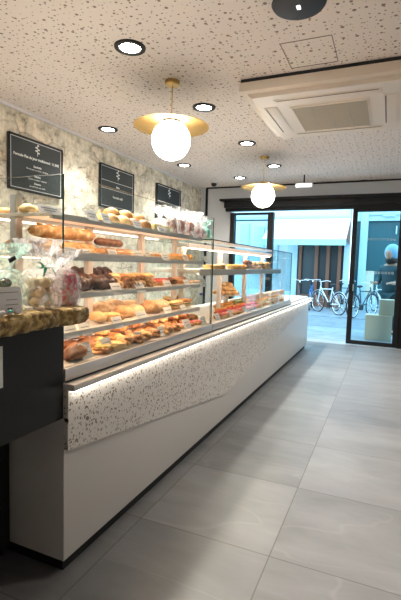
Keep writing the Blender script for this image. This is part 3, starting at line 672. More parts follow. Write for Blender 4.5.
# third shelf
row(mk_choc, 72, 111, 280, XF, S3, 9, 'dark chocolate pastry roll', 'pastry', 'in the front row of the third shelf', rz=1.3, s=1.15)
row(mk_choc, 72, 109, 278, XF-.20, S3, 7, 'dark chocolate pastry roll', 'pastry', 'in the back row of the third shelf', rz=1.4, layers=2)
row(mk_twist, 112, 149, 280, XF, S3, 8, 'golden twisted pastry', 'pastry', 'in the front row of the third shelf', rz=1.2, layers=2, s=.95)
row(mk_croissant, 112, 149, 279, XF-.20, S3, 6, 'golden croissant', 'croissant', 'in the back row of the third shelf')
row(mk_tart, 150, 168, 279, XF, S3, 6, 'red strawberry tart', 'tart', 'in the front row of the third shelf')
row(mk_tart, 150, 168, 279, XF-.20, S3, 5, 'red strawberry tart', 'tart', 'in the back row of the third shelf')
row(mk_brown, 169, 186, 280, XF, S3, 4, 'brown glazed pastry', 'pastry', 'on third shelf beyond strawberry tarts', s=.9)
row(mk_tart, 169, 180, 278, XF-.20, S3, 4, 'red strawberry tart', 'tart', 'on third shelf behind brown pastries')
row(mk_cookie, 187, 198, 281, XF, S3, 3, 'flat cookie', 'cookie', 'at the far end of the third shelf')
# fourth shelf
row(mk_croissant, 93, 104, 318, XF, S4, 2, 'orange glazed croissant', 'croissant', 'at the near end of the fourth shelf', rz=.9, s=1.15)
row(mk_focaccia, 103, 120, 316, XF, S4, 2, 'yellow green savoury slice', 'savoury slice', 'in the front row of the fourth shelf', s=1.05)
row(mk_boule, 96, 120, 306, XF-.25, S4, 3, 'round rustic loaf', 'bread', 'at the back of the fourth shelf', s=.8)
row(mk_palebun, 118, 142, 311, XF-.02, S4, 3, 'large pale bun', 'bun', 'in the front row of the fourth shelf', s=1.05)
row(mk_palebun, 122, 146, 306, XF-.24, S4, 3, 'large pale bun', 'bun', 'at the back of the fourth shelf', s=1.05)
row(mk_boule, 141, 168, 307, XF-.02, S4, 3, 'round brown loaf', 'bread', 'in the front row of the fourth shelf', s=.78)
row(mk_lemon, 144, 160, 300, XF-.25, S4, 3, 'yellow tart', 'tart', 'at the back of the fourth shelf')
row(mk_sandwich, 168, 190, 304, XF, S4, 3, 'baguette sandwich', 'sandwich', 'at the far end of the fourth shelf', rz=.15, s=.9)
row(mk_sandwich, 162, 182, 304, XF-.24, S4, 3, 'baguette sandwich', 'sandwich', 'at the back of the fourth shelf', rz=.2, s=.9)
# deck
row(mk_brown, 66, 86, 350, -1.335, DK, 2, 'dark brown pastry', 'pastry', 'at the near end of the bottom deck', s=1.15, rz=.4)
row(mk_brown, 60, 92, 340, -1.458, DK, 4, 'dark brown pastry', 'pastry', 'in the second row of the bottom deck', s=1.15, layers=2, rz=.4)
row(mk_cookie, 88, 104, 343, -1.335, DK, 2, 'flat cookie', 'cookie', 'on bottom deck beside brown pastries', s=1.1)
row(mk_focaccia, 96, 118, 338, -1.33, DK, 2, 'savoury slice', 'savoury slice', 'in the front row of the bottom deck', s=1.0)
row(mk_crispy, 92, 140, 330, -1.458, DK, 5, 'crisp brown flaky pastry', 'pastry', 'in the second row of the bottom deck', layers=2, rz=.9, s=1.05)
row(mk_crispy, 118, 146, 330, -1.345, DK, 3, 'crisp golden flaky pastry', 'pastry', 'in the front row of the bottom deck', rz=1.0, s=1.0)
row(mk_crispy, 142, 182, 322, -1.458, DK, 6, 'crisp golden flaky pastry', 'pastry', 'at the middle back of the bottom deck', layers=2, rz=1.0, s=1.0)
row(mk_crispy, 148, 176, 326, -1.345, DK, 4, 'crisp golden flaky pastry', 'pastry', 'along the middle front of the bottom deck', rz=1.0, s=1.0)
row(mk_rtart, 178, 198, 318, -1.345, DK, 5, 'pink raspberry tart', 'tart', 'at the far end of the bottom deck')
row(mk_brown, 182, 196, 312, -1.458, DK, 4, 'dark brown pastry', 'pastry', 'behind the raspberry tarts of the bottom deck')
# ------------------------------------------------------------------ food on case two
Z2 = 1.361
row(mk_lemon, 208, 221, 264, -1.46, Z2, 3, 'yellow lemon tart', 'tart', 'at the near end of the far case shelf', s=1.2)
row(mk_atart, 226, 244, 263, -1.45, Z2, 7, 'orange fruit tart', 'tart', 'in the front row of the far case shelf', s=1.35)
row(mk_croissant, 226, 240, 262, -1.70, Z2, 5, 'golden croissant', 'croissant', 'at the back of the far case shelf')
row(mk_brown, 244, 251, 262, -1.46, Z2, 3, 'brown glazed pastry', 'pastry', 'in the middle of the far case shelf', s=.95, layers=2)
row(mk_bun, 252, 268, 262, -1.46, Z2, 8, 'golden bread roll', 'bread roll', 'near the end of far case shelf', s=1.1, layers=2)
row(mk_bun, 236, 260, 262, -1.70, Z2, 8, 'golden bread roll', 'bread roll', 'along the back of the far case shelf', s=1.2)
D2 = .936
row(mk_rtart, 216, 258, 306, -1.335, D2, 18, 'pink raspberry tart', 'tart', 'in front row of far case deck', s=1.12)
row(mk_tart, 216, 256, 304, -1.435, D2, 18, 'red strawberry tart', 'tart', 'in the second row of the far case deck', s=1.12)
row(mk_atart, 216, 250, 302, -1.67, D2, 18, 'orange apricot tart', 'tart', 'in the third row of the far case deck', s=1.12)
row(mk_ctart, 258, 283, 300, -1.34, D2, 9, 'small cream tart', 'tart', 'in the front row beyond the raspberry tarts', s=1.1)
row(mk_ctart, 258, 279, 300, -1.44, D2, 9, 'small cream tart', 'tart', 'in the second row beyond the strawberry tarts', s=1.1)
row(mk_slice, 216, 280, 303, -1.515, D2, 20, 'orange cake slice', 'cake', 'in the thin row behind the strawberry tarts', s=1.0, jit=.1, jx=.002)
row(mk_ctart, 232, 249, 300, -1.77, D2, 20, 'small cream tart', 'tart', 'in the fourth row of far case deck', s=1.15)
row(mk_peach, 247, 282, 294, -1.68, D2, 10, 'peach coloured pastry box', 'box', 'in the row at the back of the far case deck', jit=.02, rz=0, jx=.002, s=1.3)
# raised stand with a pile of yellow buns
yb = ypx(228, 285, -1.72)
cs = empty('cake_stand', (-1.74, yb, D2), label='low white cake stand under the pile of golden buns', cat='cake stand')
MB().lathe([(0, 0), (.10, 0), (.10, .01), (.03, .02), (.03, .10), (.17, .115), (.17, .125), (0, .125)], seg=32).build('stand', 'shelf_white', cs)
k = 0
for lay, (nn, rr) in enumerate(((7, .115), (6, .075), (3, .035))):
    for i in range(nn):
        a = 2*PI*i/nn+lay
        put(mk_palebun, -1.74+rr*math.cos(a), yb+rr*math.sin(a), D2+.126+lay*.045, a, f'golden bun in the {("bottom", "middle", "top")[lay]} ring of the pile on the white cake stand', 'bun', f'buns in the {("bottom", "middle", "top")[lay]} ring of the pile', v=k % 3, s=.78); k += 1
for i in range(3):
    put(mk_glass_dessert, -1.60, ypx(239, 291, -1.60)+i*.09-.05, D2, 0, f'small yellow dessert cup behind the apricot tarts, {("nearest", "middle", "farthest")[i]} of three', 'dessert', 'dessert cups', s=1.2)
# gift bottle with blue cap
bo = empty('small_bottle', (-1.42, ypx(201, 300, -1.42), S4), label='small clear bottle with blue cap on the fourth shelf by the far end', cat='bottle')
MB().lathe([(0, 0), (.022, 0), (.024, .01), (.024, .055), (.012, .07), (.012, .078)], seg=20).build('bottle_body', 'shelf_glass', bo)
MB().lathe([(.014, .076), (.015, .076), (.015, .096), (0, .096)], seg=16).build('bottle_cap', 'cap_blue', bo)

# ------------------------------------------------------------------ price cards
CARD = {}
def mk_card(wm, hm, lines=2):
    k = (round(wm, 3), round(hm, 3))
    if k in CARD: return copy_tree(CARD[k])
    r = empty('price_card')
    M = Matrix.Rotation(-.48, 4, 'Y')
    MB().box(-.0015, .0015, -wm/2, wm/2, 0, hm, M=M).build('card_face', 'card', r)
    mb = MB()
    for j in range(lines):
        z = hm*(.68-.3*j); w = wm*(.36 if j == 0 else .26)
        y = -w
        while y < w:
            l_ = random.uniform(.004, .010); mb.box(.0016, .0022, y, min(y+l_, w), z-.0018, z+.0018, M=M); y += l_+.003
    o = mb.build('printed_lines', 'ink', r, smooth=False); o['kind'] = 'stuff'
    CARD[k] = r; return r
def cards(lst, X, z, where, w=.07, h=.042):
    n = len(lst)
    for i, it in enumerate(lst):
        px, py = it[0], it[1]; ww, hh = (it[2], it[3]) if len(it) > 2 else (w, h)
        o = mk_card(ww*1.08, hh*1.25); o.location = (X, ypx(px, py, X), z); pos = f'{ORD[i]} from near end' if i < n-1 else 'the farthest one'
        tag(o, f'white price card {where}, {pos}', 'price card', f'price cards {where}')
XR = SX1+.017
cards([(51, 209, .12, .03), (94, 217, .07, .045), (108, 219, .06, .045), (139, 223, .075, .04), (163, 228, .08, .03), (196, 233)], XR, T-.012, 'along the top shelf edge')
cards([(73, 246, .085, .038), (88, 247, .07, .036), (115, 249), (141, 251, .09, .045), (150, 252, .06, .05), (167, 253, .09, .045), (187, 256), (207, 257)], XR, S2-.01, 'along the second shelf edge')
cards([(119, 288, .085, .055), (142, 286, .09, .055), (170, 284, .09, .055), (189, 283, .08, .055), (205, 281, .09, .055)], XR, S3-.025, 'along the third shelf edge')
cards([(73, 332, .085, .05), (88, 328, .075, .05), (120, 319, .085, .055), (145, 314, .10, .06), (171, 309, .10, .06), (186, 305, .08, .055)], XR, S4-.03, 'along the fourth shelf edge')
cards([(89, 356, .075, .065), (110, 349, .072, .062), (141, 342, .085, .055), (164, 334, .08, .055), (189, 326, .10, .06), (205, 322, .08, .05)], -1.295, DK, 'standing on the bottom deck')
cards([(226, 264, .09, .05), (240, 263), (246, 262), (262, 262)], -1.41, Z2, 'on the far case shelf')
cards([(219, 316, .09, .05), (232, 310, .09, .05), (246, 305, .09, .05), (262, 300, .09, .05), (276, 296, .09, .05)], -1.29, D2, 'standing on the far case deck')
# scalloped paper edging on the second shelf
mb = MB(); pts = []
ya, ybb = Y0+.2, 2.45; nn = 56
for i in range(nn):
    y = ya+(ybb-ya)*i/nn; w = (ybb-ya)/nn
    mb.prism([(y, 1.406), (y+w*.9, 1.406), (y+w*.9, 1.436), (y+w*.45, 1.444), (y, 1.436)], 0, SX1+.0125, SX1+.0145)
mb.box(SX1+.0125, SX1+.0148, ya, ybb, 1.406, 1.430)
tag(mb.build('paper_edging', 'card', smooth=False), 'white scalloped paper edging along the second shelf front', 'paper edging')

# ------------------------------------------------------------------ cellophane bags on the top shelf
def bag(x, y, z, w, h, mat, label, cat='bag', rz=0, group=None, seed=0, neck=.62, top=True):
    r = empty('cellophane_bag', (x, y, z), rz, label=label, cat=cat, group=group)
    def wob(a, zz):
        t = zz/h
        return .10*math.sin(a*5+seed+t*3)*(.3+t)+.12*noise.noise(Vector((math.cos(a)*2+seed, math.sin(a)*2, t*5)))+(.22*math.sin(a*9+seed) if t > neck+.1 else 0)
    pr = [(w*.46, 0), (w*.52, h*.08), (w*.53, h*.28), (w*.48, h*.44), (w*.33, h*(neck-.06)), (w*.09, h*neck), (w*.16, h*(neck+.10)), (w*.36, h*(neck+.24)), (w*.46, h*1.0)]
    MB().lathe(pr, seg=40, wob=wob).build('film', mat, r)
    return r
def sticks(x, y, z, n, label, group, mat='gingerbread'):
    for i in range(n):
        o = MB().box(-.012, .012, -.009, .009, 0, .10+.02*random.random(), bev=.004).build('gingerbread_stick', mat)
        a = 2*PI*i/n; rr = .028 if i % 2 else .012; o.location = (x+rr*math.cos(a), y+rr*math.sin(a), z+.004); o.rotation_euler = (random.uniform(-.15, .15), random.uniform(-.15, .15), a)
        tag(o, label, 'biscuit', group)
bx = -1.46
for i, px in enumerate((172, 180, 188)):
    y = ypx(px, 225, bx); nm = ('nearest', 'middle', 'farthest')[i]
    sticks(bx, y, T, 8, f'brown gingerbread stick in the {nm} of the three brown bags on the top shelf', f'gingerbread in {nm} brown bag')
    bag(bx, y, T, .12, .20, 'cellophane', f'clear bag of brown gingerbread on the top shelf, {nm} of three', seed=i*3)
for i, (px, mt, X_) in enumerate(((160, 'cellophane_dense', -1.62), (170, 'cellophane_dense', -1.66), (181, 'cellophane_dense', -1.66), (192, 'cellophane_dense', -1.64))):
    bag(X_, ypx(px, 222, X_), T, .15, .225, mt, f'crinkled white cellophane bag in back row of top shelf, {ORD[i]} from left', seed=i*5+1)
for i, (px, mt, c_) in enumerate(((195, 'cellophane_dense', 'pink'), (200.5, 'cellophane', 'red'), (205.5, 'cellophane_green', 'green'))):
    y = ypx(px, 228, bx)
    o = MB().ell((0, 0, .055), .042, .045, .055, .3, 30, seed=i).build('wrapped_sweet', 'pink_print' if i < 2 else 'green_ribbon'); o.location = (bx, y, T); tag(o, f'{c_} wrapped sweets block inside the {c_} tinted bag on the top shelf', 'sweets')
    bag(bx, y, T, .12, .21-.02*i, mt, f'cellophane bag with {c_} content at the far end of the top shelf', seed=i*7+2)

# ------------------------------------------------------------------ things on the slab
SZ = 1.221
def slab_at(px, py, dz=0):
    p = on(px, py, Z=SZ+dz); return p
# bag with pale round macarons and green ribbon, near middle
def balls(cx, cy, n, R, r, group, where, mat='macaron', z=SZ+.003):
    k = 0; lay = 0
    while k < n:
        m_ = min(n-k, 5 if lay < 3 else 4)
        for i in range(m_):
            a = 2*PI*i/m_+lay*.5
            o = put(mk_ball, cx+(R-lay*.003)*math.cos(a), cy+(R-lay*.003)*math.sin(a), z+lay*r*1.75, a, f'pale round biscuit {where}', 'biscuit', group, v=k % 3, s=r/.02)
            k += 1
        lay += 1
def mk_ball(v): return MB().ell((0, 0, .02), .02, .02, .0185, .08, 40, seed=v, u=18, v=12).build('round_biscuit', 'macaron')
bagpos = []
# middle bag centre at about px 38, base y 311
p = on(37, 311, Z=SZ); X_ = -1.155; y_ = 1.175
def place_bag(px_c, X):
    y = on(px_c, 300, X=X).y; return y
Xm = -1.19; ym = place_bag(40, Xm)
balls(Xm, ym, 15, .037, .0205, 'biscuits in the middle bag', 'in the ribboned middle bag on the wooden slab')
b1 = bag(Xm, ym, SZ, .15, .255, 'cellophane', 'clear bag of pale round biscuits with green ribbon, middle of the slab', seed=4, neck=.60)
mb = MB(); zc = .15
mb.tube([(.012*math.cos(a/10*2*PI), .012*math.sin(a/10*2*PI), zc) for a in range(11)], .004, seg=6)
for s, (dx, dy, dz) in ((1, (.035, .045, -.028)), (-1, (.035, -.045, .022)), (1, (.03, .03, .02)), (-1, (.035, -.02, -.035))):
    mb.tube([(.012, 0, zc), (.02+dx*.5, dy*.5, zc+dz*.2+.006), (dx, dy, zc+dz)], [.004, .006, .003], seg=6, sq=.3)
mb.build('ribbon', 'green_ribbon', b1)
# pink printed bag, right
Xp = -1.20; yp = place_bag(66, Xp)
r = bag(Xp, yp, SZ, .112, .225, 'cellophane', 'tall bag with pink rose print at the right end of the wooden slab', seed=9, neck=.68)
MB().lathe([(.042, .002), (.048, .02), (.048, .10), (.038, .125), (.0, .13)], seg=28, wob=lambda a, z: .05*math.sin(a*6+z*40)).build('rose_print_pouch', 'pink_print', r)
# pinkish filler pouch between
Xq = -1.24; yq = place_bag(54, Xq)
r = bag(Xq, yq, SZ, .10, .19, 'cellophane_dense', 'small white and pink wrapped pouch behind the middle bag on the slab', seed=13, neck=.66)
MB().ell((0, 0, .045), .032, .034, .042, .25, 40, seed=5).build('pink_content', 'pink_print', r)
# left bag: dark chocolates, green tinted film
Xl = -1.255; yl = place_bag(7, Xl)
for i in range(6):
    a = i*1.05; o = MB().ell((0, 0, 0), .022, .028, .019, .15, 30, seed=i).build('chocolate_egg', 'chocolate')
    o.location = (Xl+.028*math.cos(a), yl+.028*math.sin(a), SZ+.022+(.045 if i > 3 else .0)+.025); tag(o, 'glossy dark chocolate in the green tinted bag at the left edge', 'chocolate', 'chocolates in the left bag')
balls(Xl, yl+.02, 5, .030, .016, 'biscuits in the left bag', 'under the chocolates in the left bag')
bag(Xl, yl, SZ, .15, .235, 'cellophane_green', 'green tinted cellophane bag with dark chocolates at the left edge', seed=21, neck=.62)
o = MB().box(-.003, .003, -.014, .014, 0, .014).build('bag_tag', 'black_metal'); o.location = (Xl+.07, on(13, 257, X=Xl+.07).y, on(13, 259, X=Xl+.07).z-.007); o.rotation_euler = (.5, 0, 0)
tag(o, 'small black tag hanging on the green tinted bag', 'tag')
# wide price sign in front of the left bag
Xs = -1.118; y_s = on(10, 300, X=Xs).y
ps = empty('price_sign', (Xs, y_s, SZ), label='lilac white price sign with two printed lines on the wooden slab', cat='price sign')
M = Matrix.Rotation(-.12, 4, 'Y')
zt = on(10, 287, X=Xs).z-SZ; yw = on(22.5, 300, X=Xs).y-y_s
MB().box(-.001, .001, -yw-.02, yw, 0.008, zt, M=M).build('card_face', 'card', ps)
MB().cyl((-.004, 0, 0), (-.004, 0, .02), .01, seg=10).build('card_holder', 'black_metal', ps)
mb = MB()
for j, (z, w0, w1) in enumerate(((.78, -.9, .7), (.48, -.2, .6), (.28, -.3, .6))):
    y = w0*yw
    while y < w1*yw:
        l_ = random.uniform(.003, .006); mb.box(.0011, .0016, y, y+l_, 0.008+z*(zt-.008)-.0011, .008+z*(zt-.008)+.0011, M=M); y += l_+.0015
o = mb.build('printed_lines', 'ink', ps, smooth=False); o['kind'] = 'stuff'
# small wrapped candies at the foot of the sign
for i, (px, nm) in enumerate(((2, 'left'), (10, 'middle'), (18, 'right'))):
    X_ = -1.10+.0; y_ = on(px, 312, X=X_).y
    r = empty('wrapped_candy', (X_-.004, y_, SZ+.0), label=f'small silver wrapped candy before the price sign, the {nm} one', cat='candy')
    MB().ell((0, 0, .009), .011, .016, .009, .2, 60, seed=i).build('wrapper', 'steel_light', r)
    if i == 1: MB().ell((.006, 0, .012), .007, .010, .006).build('green_mark', 'green_ribbon', r)

# ------------------------------------------------------------------ outside
SY = 16.0
struct(MB().box(-9, 6, 8.62, 40, -.14, -.02), 'street', 'asphalt')
struct(MB().box(-9, 6, 8.62, 10.6, -.02, -.003), 'sidewalk', 'paving')
struct(MB().box(-9, 6, 13.0, 22, -.02, .0), 'sidewalk', 'paving')
def fx(px, py=290, Y=SY): return on(px, py, Y=Y).x
def fz(px, py, Y=SY): return on(px, py, Y=Y).z
bl = empty('shop_building', (-2.5, SY, 0), label='pale building across the street with brown wood shopfront', cat='building')
xl, xr = fx(225, 290)-1.5, fx(345)
zt_ = fz(310, 219, SY)
loc(MB().box(xl, xr+.05, SY+.05, SY+.6, zt_-.05, 8, bev=.01).build('upper_wall', 'facade_light', bl), bl)
loc(MB().box(xl, xr, SY+.0, SY+.06, zt_+.02, zt_+.10).build('cornice', 'blue_stone', bl), bl)
xs = fx(290)
loc(MB().box(xs, xr, SY+.15, SY+.2, 0, zt_).build('shop_window', 'shop_dark', bl), bl)
loc(MB().box(xl, xs, SY+.05, SY+.2, 0, zt_).build('lower_wall', 'facade_light', bl), bl)
loc(MB().box(xs, xr, SY+.02, SY+.15, 0, .42).build('stall_riser', 'wood_door', bl), bl)
for i, (a, b_) in enumerate(((297, 300), (313, 316.5), (324.5, 328), (336, 339.5))):
    loc(MB().box(fx(a), fx(b_), SY+.0, SY+.14, 0, zt_-.1, bev=.01).build('wood_post', 'wood_door', bl), bl)
loc(MB().box(fx(342), fx(347.5), SY-.05, SY+.2, 0, zt_, bev=.01).build('pilaster', 'blue_stone', bl), bl)
loc(MB().box(fx(286), fx(296), SY-.05, SY+.2, 0, zt_, bev=.01).build('pilaster', 'blue_stone', bl), bl)
# panels at left, seen through the side window
for i, (a, b_, z0, z1) in enumerate(((238, 247, 1.6, 3.0), (252, 262, 1.0, 2.9), (266, 276, 1.0, 2.6))):
    loc(MB().box(fx(a), fx(b_), SY-.02, SY+.2, z0, z1, bev=.01).build('wall_panel', 'blue_stone', bl), bl)
# awning
AY = 14.6
aw = empty('awning', (-2.5, SY, 2.8), label='white fabric awning with aqua valance over the shopfront across the street', cat='awning')
x0a, x1a = fx(262, 240, AY), fx(346, 240, AY); zv0, zv1 = fz(310, 245, AY), fz(310, 239, AY)
mb = MB(); mb.prism([(AY, zv1), (SY-.07, zt_+.0), (SY-.07, zt_-.03), (AY, zv1-.03)], 0, x0a, x1a)
loc(mb.build('canopy_fabric', 'awning_white', aw, smooth=False), aw)
loc(MB().box(x0a, x1a, AY-.01, AY+.01, zv0, zv1).build('valance', 'valance_aqua', aw), aw)
loc(MB().prism([(AY, zv1), (SY-.07, zt_), (SY-.07, zv1-.1)], 0, x1a, x1a+.01).build('awning_cheek', 'wood_door', aw), aw)
# right hand teal shop
SY2 = 16.3
b2 = empty('shop_building', (0, SY2, 0), label='teal fronted shop across the street behind the sliding glass door', cat='building')
ztt = fz(375, 221, SY2)
loc(MB().box(fx(349, 290, SY2), 4.5, SY2, SY2+.5, ztt, 8).build('upper_wall', 'facade_light', b2), b2)
loc(MB().box(fx(349, 290, SY2), 4.5, SY2+.1, SY2+.2, 0, ztt).build('shop_window', 'teal_dark', b2), b2)
loc(MB().box(fx(357, 290, SY2), fx(364.5, 290, SY2), SY2-.12, SY2+.1, 0, ztt+.4, bev=.02).build('pilaster', 'blue_stone', b2), b2)
loc(MB().box(fx(364, 290, SY2), 4.5, SY2-.08, SY2+.1, ztt, ztt+.05).box(fx(364, 290, SY2), 4.5, SY2-.08, SY2+.1, ztt+.2, ztt+.24).build('cornice', 'blue_stone', b2), b2)
loc(MB().box(fx(378, 290, SY2), fx(391, 290, SY2), SY2-.14, SY2-.0, fz(384, 217, SY2), fz(384, 212, SY2)+.03, bev=.01).build('fascia_plaque', 'blue_stone', b2), b2)
loc(MB().box(fx(364, 290, SY2), 4.5, SY2-.02, SY2+.1, 0, .5).build('stall_riser', 'blue_stone', b2), b2)
for a in (392,): loc(MB().box(fx(a, 290, SY2), fx(a+1.2, 290, SY2), SY2-.05, SY2+.05, ztt-.45, ztt-.18).build('wall_lantern', 'facade_light', b2), b2)
loc(MB().box(fx(364.5, 290, SY2), fx(373, 290, SY2), SY2+.05, SY2+.12, .5, 1.35).build('window_display', 'cream_box', b2), b2)
# buildings far left and right (continuing the street)
o = struct(MB().box(-14, xl-.1, SY, SY+2, 0, 9), 'facade_backdrop', 'facade_light')

# bicycles
def bicycle(x, y, rz, mat, label, lean=0):
    r = empty('bicycle', (x, y, 0), rz, label=label, cat='bicycle')
    r.rotation_euler = (lean, 0, rz)
    R = .33
    for cx in (-.52, .52):
        w = MB().tube([(cx+R*math.cos(a*PI/16), 0, R+R*math.sin(a*PI/16)) for a in range(33)], .018, seg=8, caps=False).build('wheel', 'rubber', r)
        MB().tube([(cx+(R-.025)*math.cos(a*PI/16), 0, R+(R-.025)*math.sin(a*PI/16)) for a in range(33)], .009, seg=6, caps=False).build('rim', 'chrome', w)
        mb = MB().cyl((cx, -.03, R), (cx, .03, R), .022, seg=10)
        for k in range(12): mb.cyl((cx, 0, R), (cx+(R-.03)*math.cos(k*PI/6), 0, R+(R-.03)*math.sin(k*PI/6)), .003, seg=4)
        mb.build('spokes', 'chrome', w)
        MB().tube([(cx+(R+.04)*math.cos(a*PI/12), 0, R+(R+.04)*math.sin(a*PI/12)) for a in range(1, 11)], .014, seg=6, sq=.5).build('mudguard', mat, r)
    f = MB(); t = .017
    for p, q in (((-.08, 0, .28), (.40, 0, .80)), ((-.08, 0, .28), (-.20, 0, .82)), ((-.19, 0, .76), (.39, 0, .74)), ((-.08, 0, .28), (-.52, 0, .33)), ((-.18, 0, .72), (-.52, 0, .33)), ((.38, 0, .88), (.52, 0, .33))):
        f.cyl(p, q, t if p[0] != -.18 else .011, seg=8)
    f.build('frame', mat, r)
    MB().tube([(.28, -.28, .98), (.36, -.2, 1.0), (.40, 0, .97), (.36, .2, 1.0), (.28, .28, .98)], .013, seg=8).cyl((.38, 0, .86), (.40, 0, .98), .014, seg=8).build('handlebar', 'chrome', r)
    MB().ell((-.22, 0, .90), .13, .07, .035, u=14, v=8).cyl((-.20, 0, .80), (-.215, 0, .89), .012, seg=8).build('saddle', 'rubber', r)
    MB().cyl((-.08, -.03, .28), (-.08, .03, .28), .08, seg=16).box(-.20, -.10, .05, .12, .17, .19).box(-.06, .04, -.12, -.05, .37, .39).cyl((-.08, .05, .28), (-.15, .06, .18), .01, seg=6).cyl((-.08, -.05, .28), (-.01, -.06, .38), .01, seg=6).build('crank_and_pedals', 'rubber', r)
    return r
def gp(px, py): p = on(px, py, Z=0); return p.x, p.y
for px, Y_, rz, mt, lab in ((328, 13.9, 2.35, 'bike_white', 'white framed bicycle parked across the street in front of the wood shopfront'),
                            (311, 15.0, 1.65, 'bike_blue', 'blue bicycle left of the white one beyond the counter end'),
                            (343, 15.2, 1.25, 'bike_dark', 'dark bicycle behind the white one, beside the pilaster'),
                            (363, 13.5, 1.1, 'bike_dark', 'dark bicycle seen through the sliding glass door'),
                            (381, 15.3, 2.0, 'bike_white', 'pale bicycle behind the glass door, near the stacked boxes'),
                            (299, 13.9, 1.75, 'bike_dark', 'dark bicycle farthest left, seen over the counter end')):
    bicycle(fx(px, 300, Y_), Y_, rz, mt, lab)
# boxes outside the glass
bxc = on(377, 339, Z=0)
p = on(364, 338, Y=9.15); q = on(391, 339, Y=9.15); zt1 = on(377, 315.5, Y=9.15).z
o = empty('cardboard_box', ((p.x+q.x)/2, 9.3, 0), label='large cream box on the pavement behind the glass door', cat='box')
w = (q.x-p.x)/2
MB().box(-w, w, -.15, .22, 0, zt1, bev=.006).build('carton', 'cream_box', o); MB().box(-w-.003, w+.003, -.152, .222, zt1-.03, zt1-.02).build('lid_seam', 'tray_paper', o)
p = on(379, 310, Y=9.2); q = on(394, 310, Y=9.2); zt2 = on(386, 300, Y=9.2).z
o = empty('cardboard_box', ((p.x+q.x)/2, 9.33, zt1+.001), label='smaller cream box stacked on the large one behind the glass door', cat='box')
w = (q.x-p.x)/2
MB().box(-w, w, -.13, .15, 0, zt2-zt1, bev=.006).build('carton', 'cream_box', o); MB().box(-w-.003, w+.003, -.132, .152, zt2-zt1-.03, zt2-zt1-.02).build('lid_seam', 'tray_paper', o)

# person outside, light-blue hood, facing the shopfront street side
def skin_body(pts, edges, rads, name, mat, parent, sub=2):
    me = bpy.data.meshes.new(name); me.from_pydata(pts, edges, []); o = bpy.data.objects.new(name, me); C.objects.link(o); o.parent = parent
    sm = o.modifiers.new('s', 'SKIN'); sm.use_smooth_shade = True
    for i, r_ in enumerate(rads):
        sv = me.skin_vertices[0].data[i]; sv.radius = r_ if isinstance(r_, tuple) else (r_, r_); sv.use_root = (i == 0)
    ss = o.modifiers.new('u', 'SUBSURF'); ss.levels = sub; ss.render_levels = sub
    dg = bpy.context.evaluated_depsgraph_get(); dg.update(); me2 = bpy.data.meshes.new_from_object(o.evaluated_get(dg)); o.modifiers.clear(); o.data = me2; me2.materials.append(MATS[mat]) if not me2.materials else None
    return o
pp = on(390, 300, Y=10.1)
pe = empty('person', (pp.x, 10.1, 0), 2.6, label='person outside behind the glass door in dark teal jacket with light blue hood', cat='person')
# local frame: +Y is forward
body = skin_body([(0, 0, .98), (0, 0, 1.15), (0, .01, 1.38), (0, .02, 1.52), (0, .03, 1.60), (0, .05, 1.68), (0, .05, 1.78),
                  (.19, 0, 1.45), (.25, .04, 1.18), (.20, .26, 1.10), (.18, .34, 1.12), (-.19, 0, 1.45), (-.25, .04, 1.18), (-.20, .26, 1.12), (-.18, .34, 1.14),
                  (.10, 0, .90), (.11, .03, .50), (.11, -.02, .09), (.11, .12, .04), (-.10, 0, .90), (-.11, .05, .50), (-.11, 0, .09), (-.11, .14, .04)],
                 [(0, 1), (1, 2), (2, 3), (3, 4), (4, 5), (5, 6), (3, 7), (7, 8), (8, 9), (9, 10), (3, 11), (11, 12), (12, 13), (13, 14), (0, 15), (15, 16), (16, 17), (17, 18), (0, 19), (19, 20), (20, 21), (21, 22)],
                 [(.10, .07), (.09, .06), (.10, .07), (.07, .05), .055, .085, .085, .065, .05, .038, .03, .065, .05, .038, .03, .09, .062, .045, .04, .09, .062, .045, .04], 'body', 'skin', pe)
skin_body([(0, 0, .84), (0, 0, 1.15), (0, .01, 1.38), (0, .02, 1.55), (.20, 0, 1.45), (.255, .04, 1.18), (.205, .24, 1.10), (-.20, 0, 1.45), (-.255, .04, 1.18), (-.205, .24, 1.12)],
          [(0, 1), (1, 2), (2, 3), (3, 4), (4, 5), (5, 6), (3, 7), (7, 8), (8, 9)], [(.23, .18), (.21, .17), (.22, .17), (.17, .14), .09, .07, .055, .085, .07, .055], 'jacket', 'trouser_teal', pe)
skin_body([(0, 0, .95), (.10, 0, .86), (.11, .03, .50), (.11, -.02, .10), (-.10, 0, .86), (-.11, .05, .50), (-.11, 0, .10)], [(0, 1), (1, 2), (2, 3), (0, 4), (4, 5), (5, 6)], [(.19, .13), .11, .08, .07, .11, .08, .07], 'trousers', 'trouser_teal', pe)
mb = MB().ell((0, .03, 1.77), .150, .165, .185, .04, 8, u=24, v=16)
mb.build('hood', 'jacket_blue', pe)
MB().ell((0, .125, 1.735), .085, .095, .12, u=20, v=14).ell((0, .222, 1.73), .014, .02, .022, u=8, v=6).ell((0, .20, 1.69), .028, .02, .008, u=8, v=6).build('face', 'skin', pe)
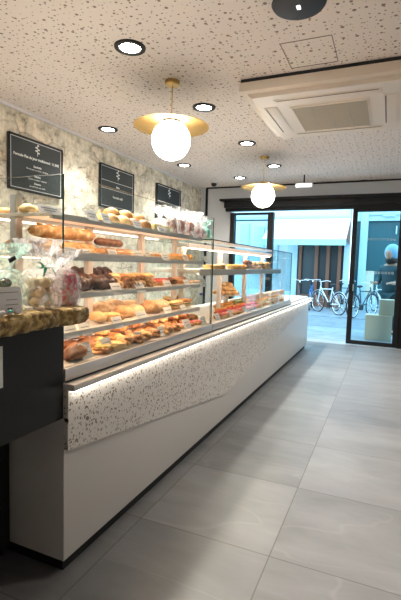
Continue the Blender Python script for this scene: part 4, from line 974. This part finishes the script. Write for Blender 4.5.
MB().ell((-.033, .212, 1.755), .011, .01, .008, u=8, v=6).ell((.033, .212, 1.755), .011, .01, .008, u=8, v=6).build('eyes', 'hair_dark', pe)
MB().ell((0, .03, 1.60), .135, .14, .085, .1, 12, u=20, v=12).build('scarf', 'hair_dark', pe)
for s in (1, -1):
    hx, hy, hz = s*.18, .34, 1.13
    mb = MB().ell((hx, hy+.02, hz), .04, .045, .018, u=12, v=8)
    for k in range(4):
        L_ = (.062, .07, .066, .052)[k]; x_ = hx-.03+k*.02
        mb.tube([(x_, hy+.04, hz), (x_, hy+.04+L_*.5, hz+.004), (x_, hy+.04+L_*.85, hz-.018), (x_, hy+.04+L_*.8, hz-.032)], [.0095, .009, .008, .006], seg=8)
    mb.tube([(hx-s*.03, hy, hz), (hx-s*.055, hy+.025, hz-.004), (hx-s*.058, hy+.055, hz-.01)], [.011, .010, .007], seg=8)
    mb.build('hand', 'skin', pe)
for s in (.11, -.11): MB().ell((s, .05 if s > 0 else .07, .045), .05, .14, .05, flat=True).build('shoe', 'rubber', pe)

# ------------------------------------------------------------------ light
w = bpy.data.worlds.new('world'); sc.world = w; w.use_nodes = True; bg = w.node_tree.nodes['Background']
sky = w.node_tree.nodes.new('ShaderNodeTexSky'); sky.sky_type = 'HOSEK_WILKIE'; sky.turbidity = 4; sky.sun_direction = (-.5, -.3, .8)
mx = w.node_tree.nodes.new('ShaderNodeMix'); mx.data_type = 'RGBA'; mx.inputs[0].default_value = .75; w.node_tree.links.new(sky.outputs[0], mx.inputs[6]); mx.inputs[7].default_value = (.50, .80, 1.0, 1)
w.node_tree.links.new(mx.outputs[2], bg.inputs[0]); bg.inputs[1].default_value = 4.0
sc.view_settings.view_transform = 'Standard'; sc.view_settings.look = 'None'; sc.view_settings.gamma = 1; sc.view_settings.use_curve_mapping = False
sc.view_settings.exposure = 0.5
cy = sc.cycles; cy.use_denoising = True; cy.max_bounces = 8; cy.transparent_max_bounces = 24; cy.sample_clamp_indirect = 6; cy.caustics_reflective = False; cy.caustics_refractive = False
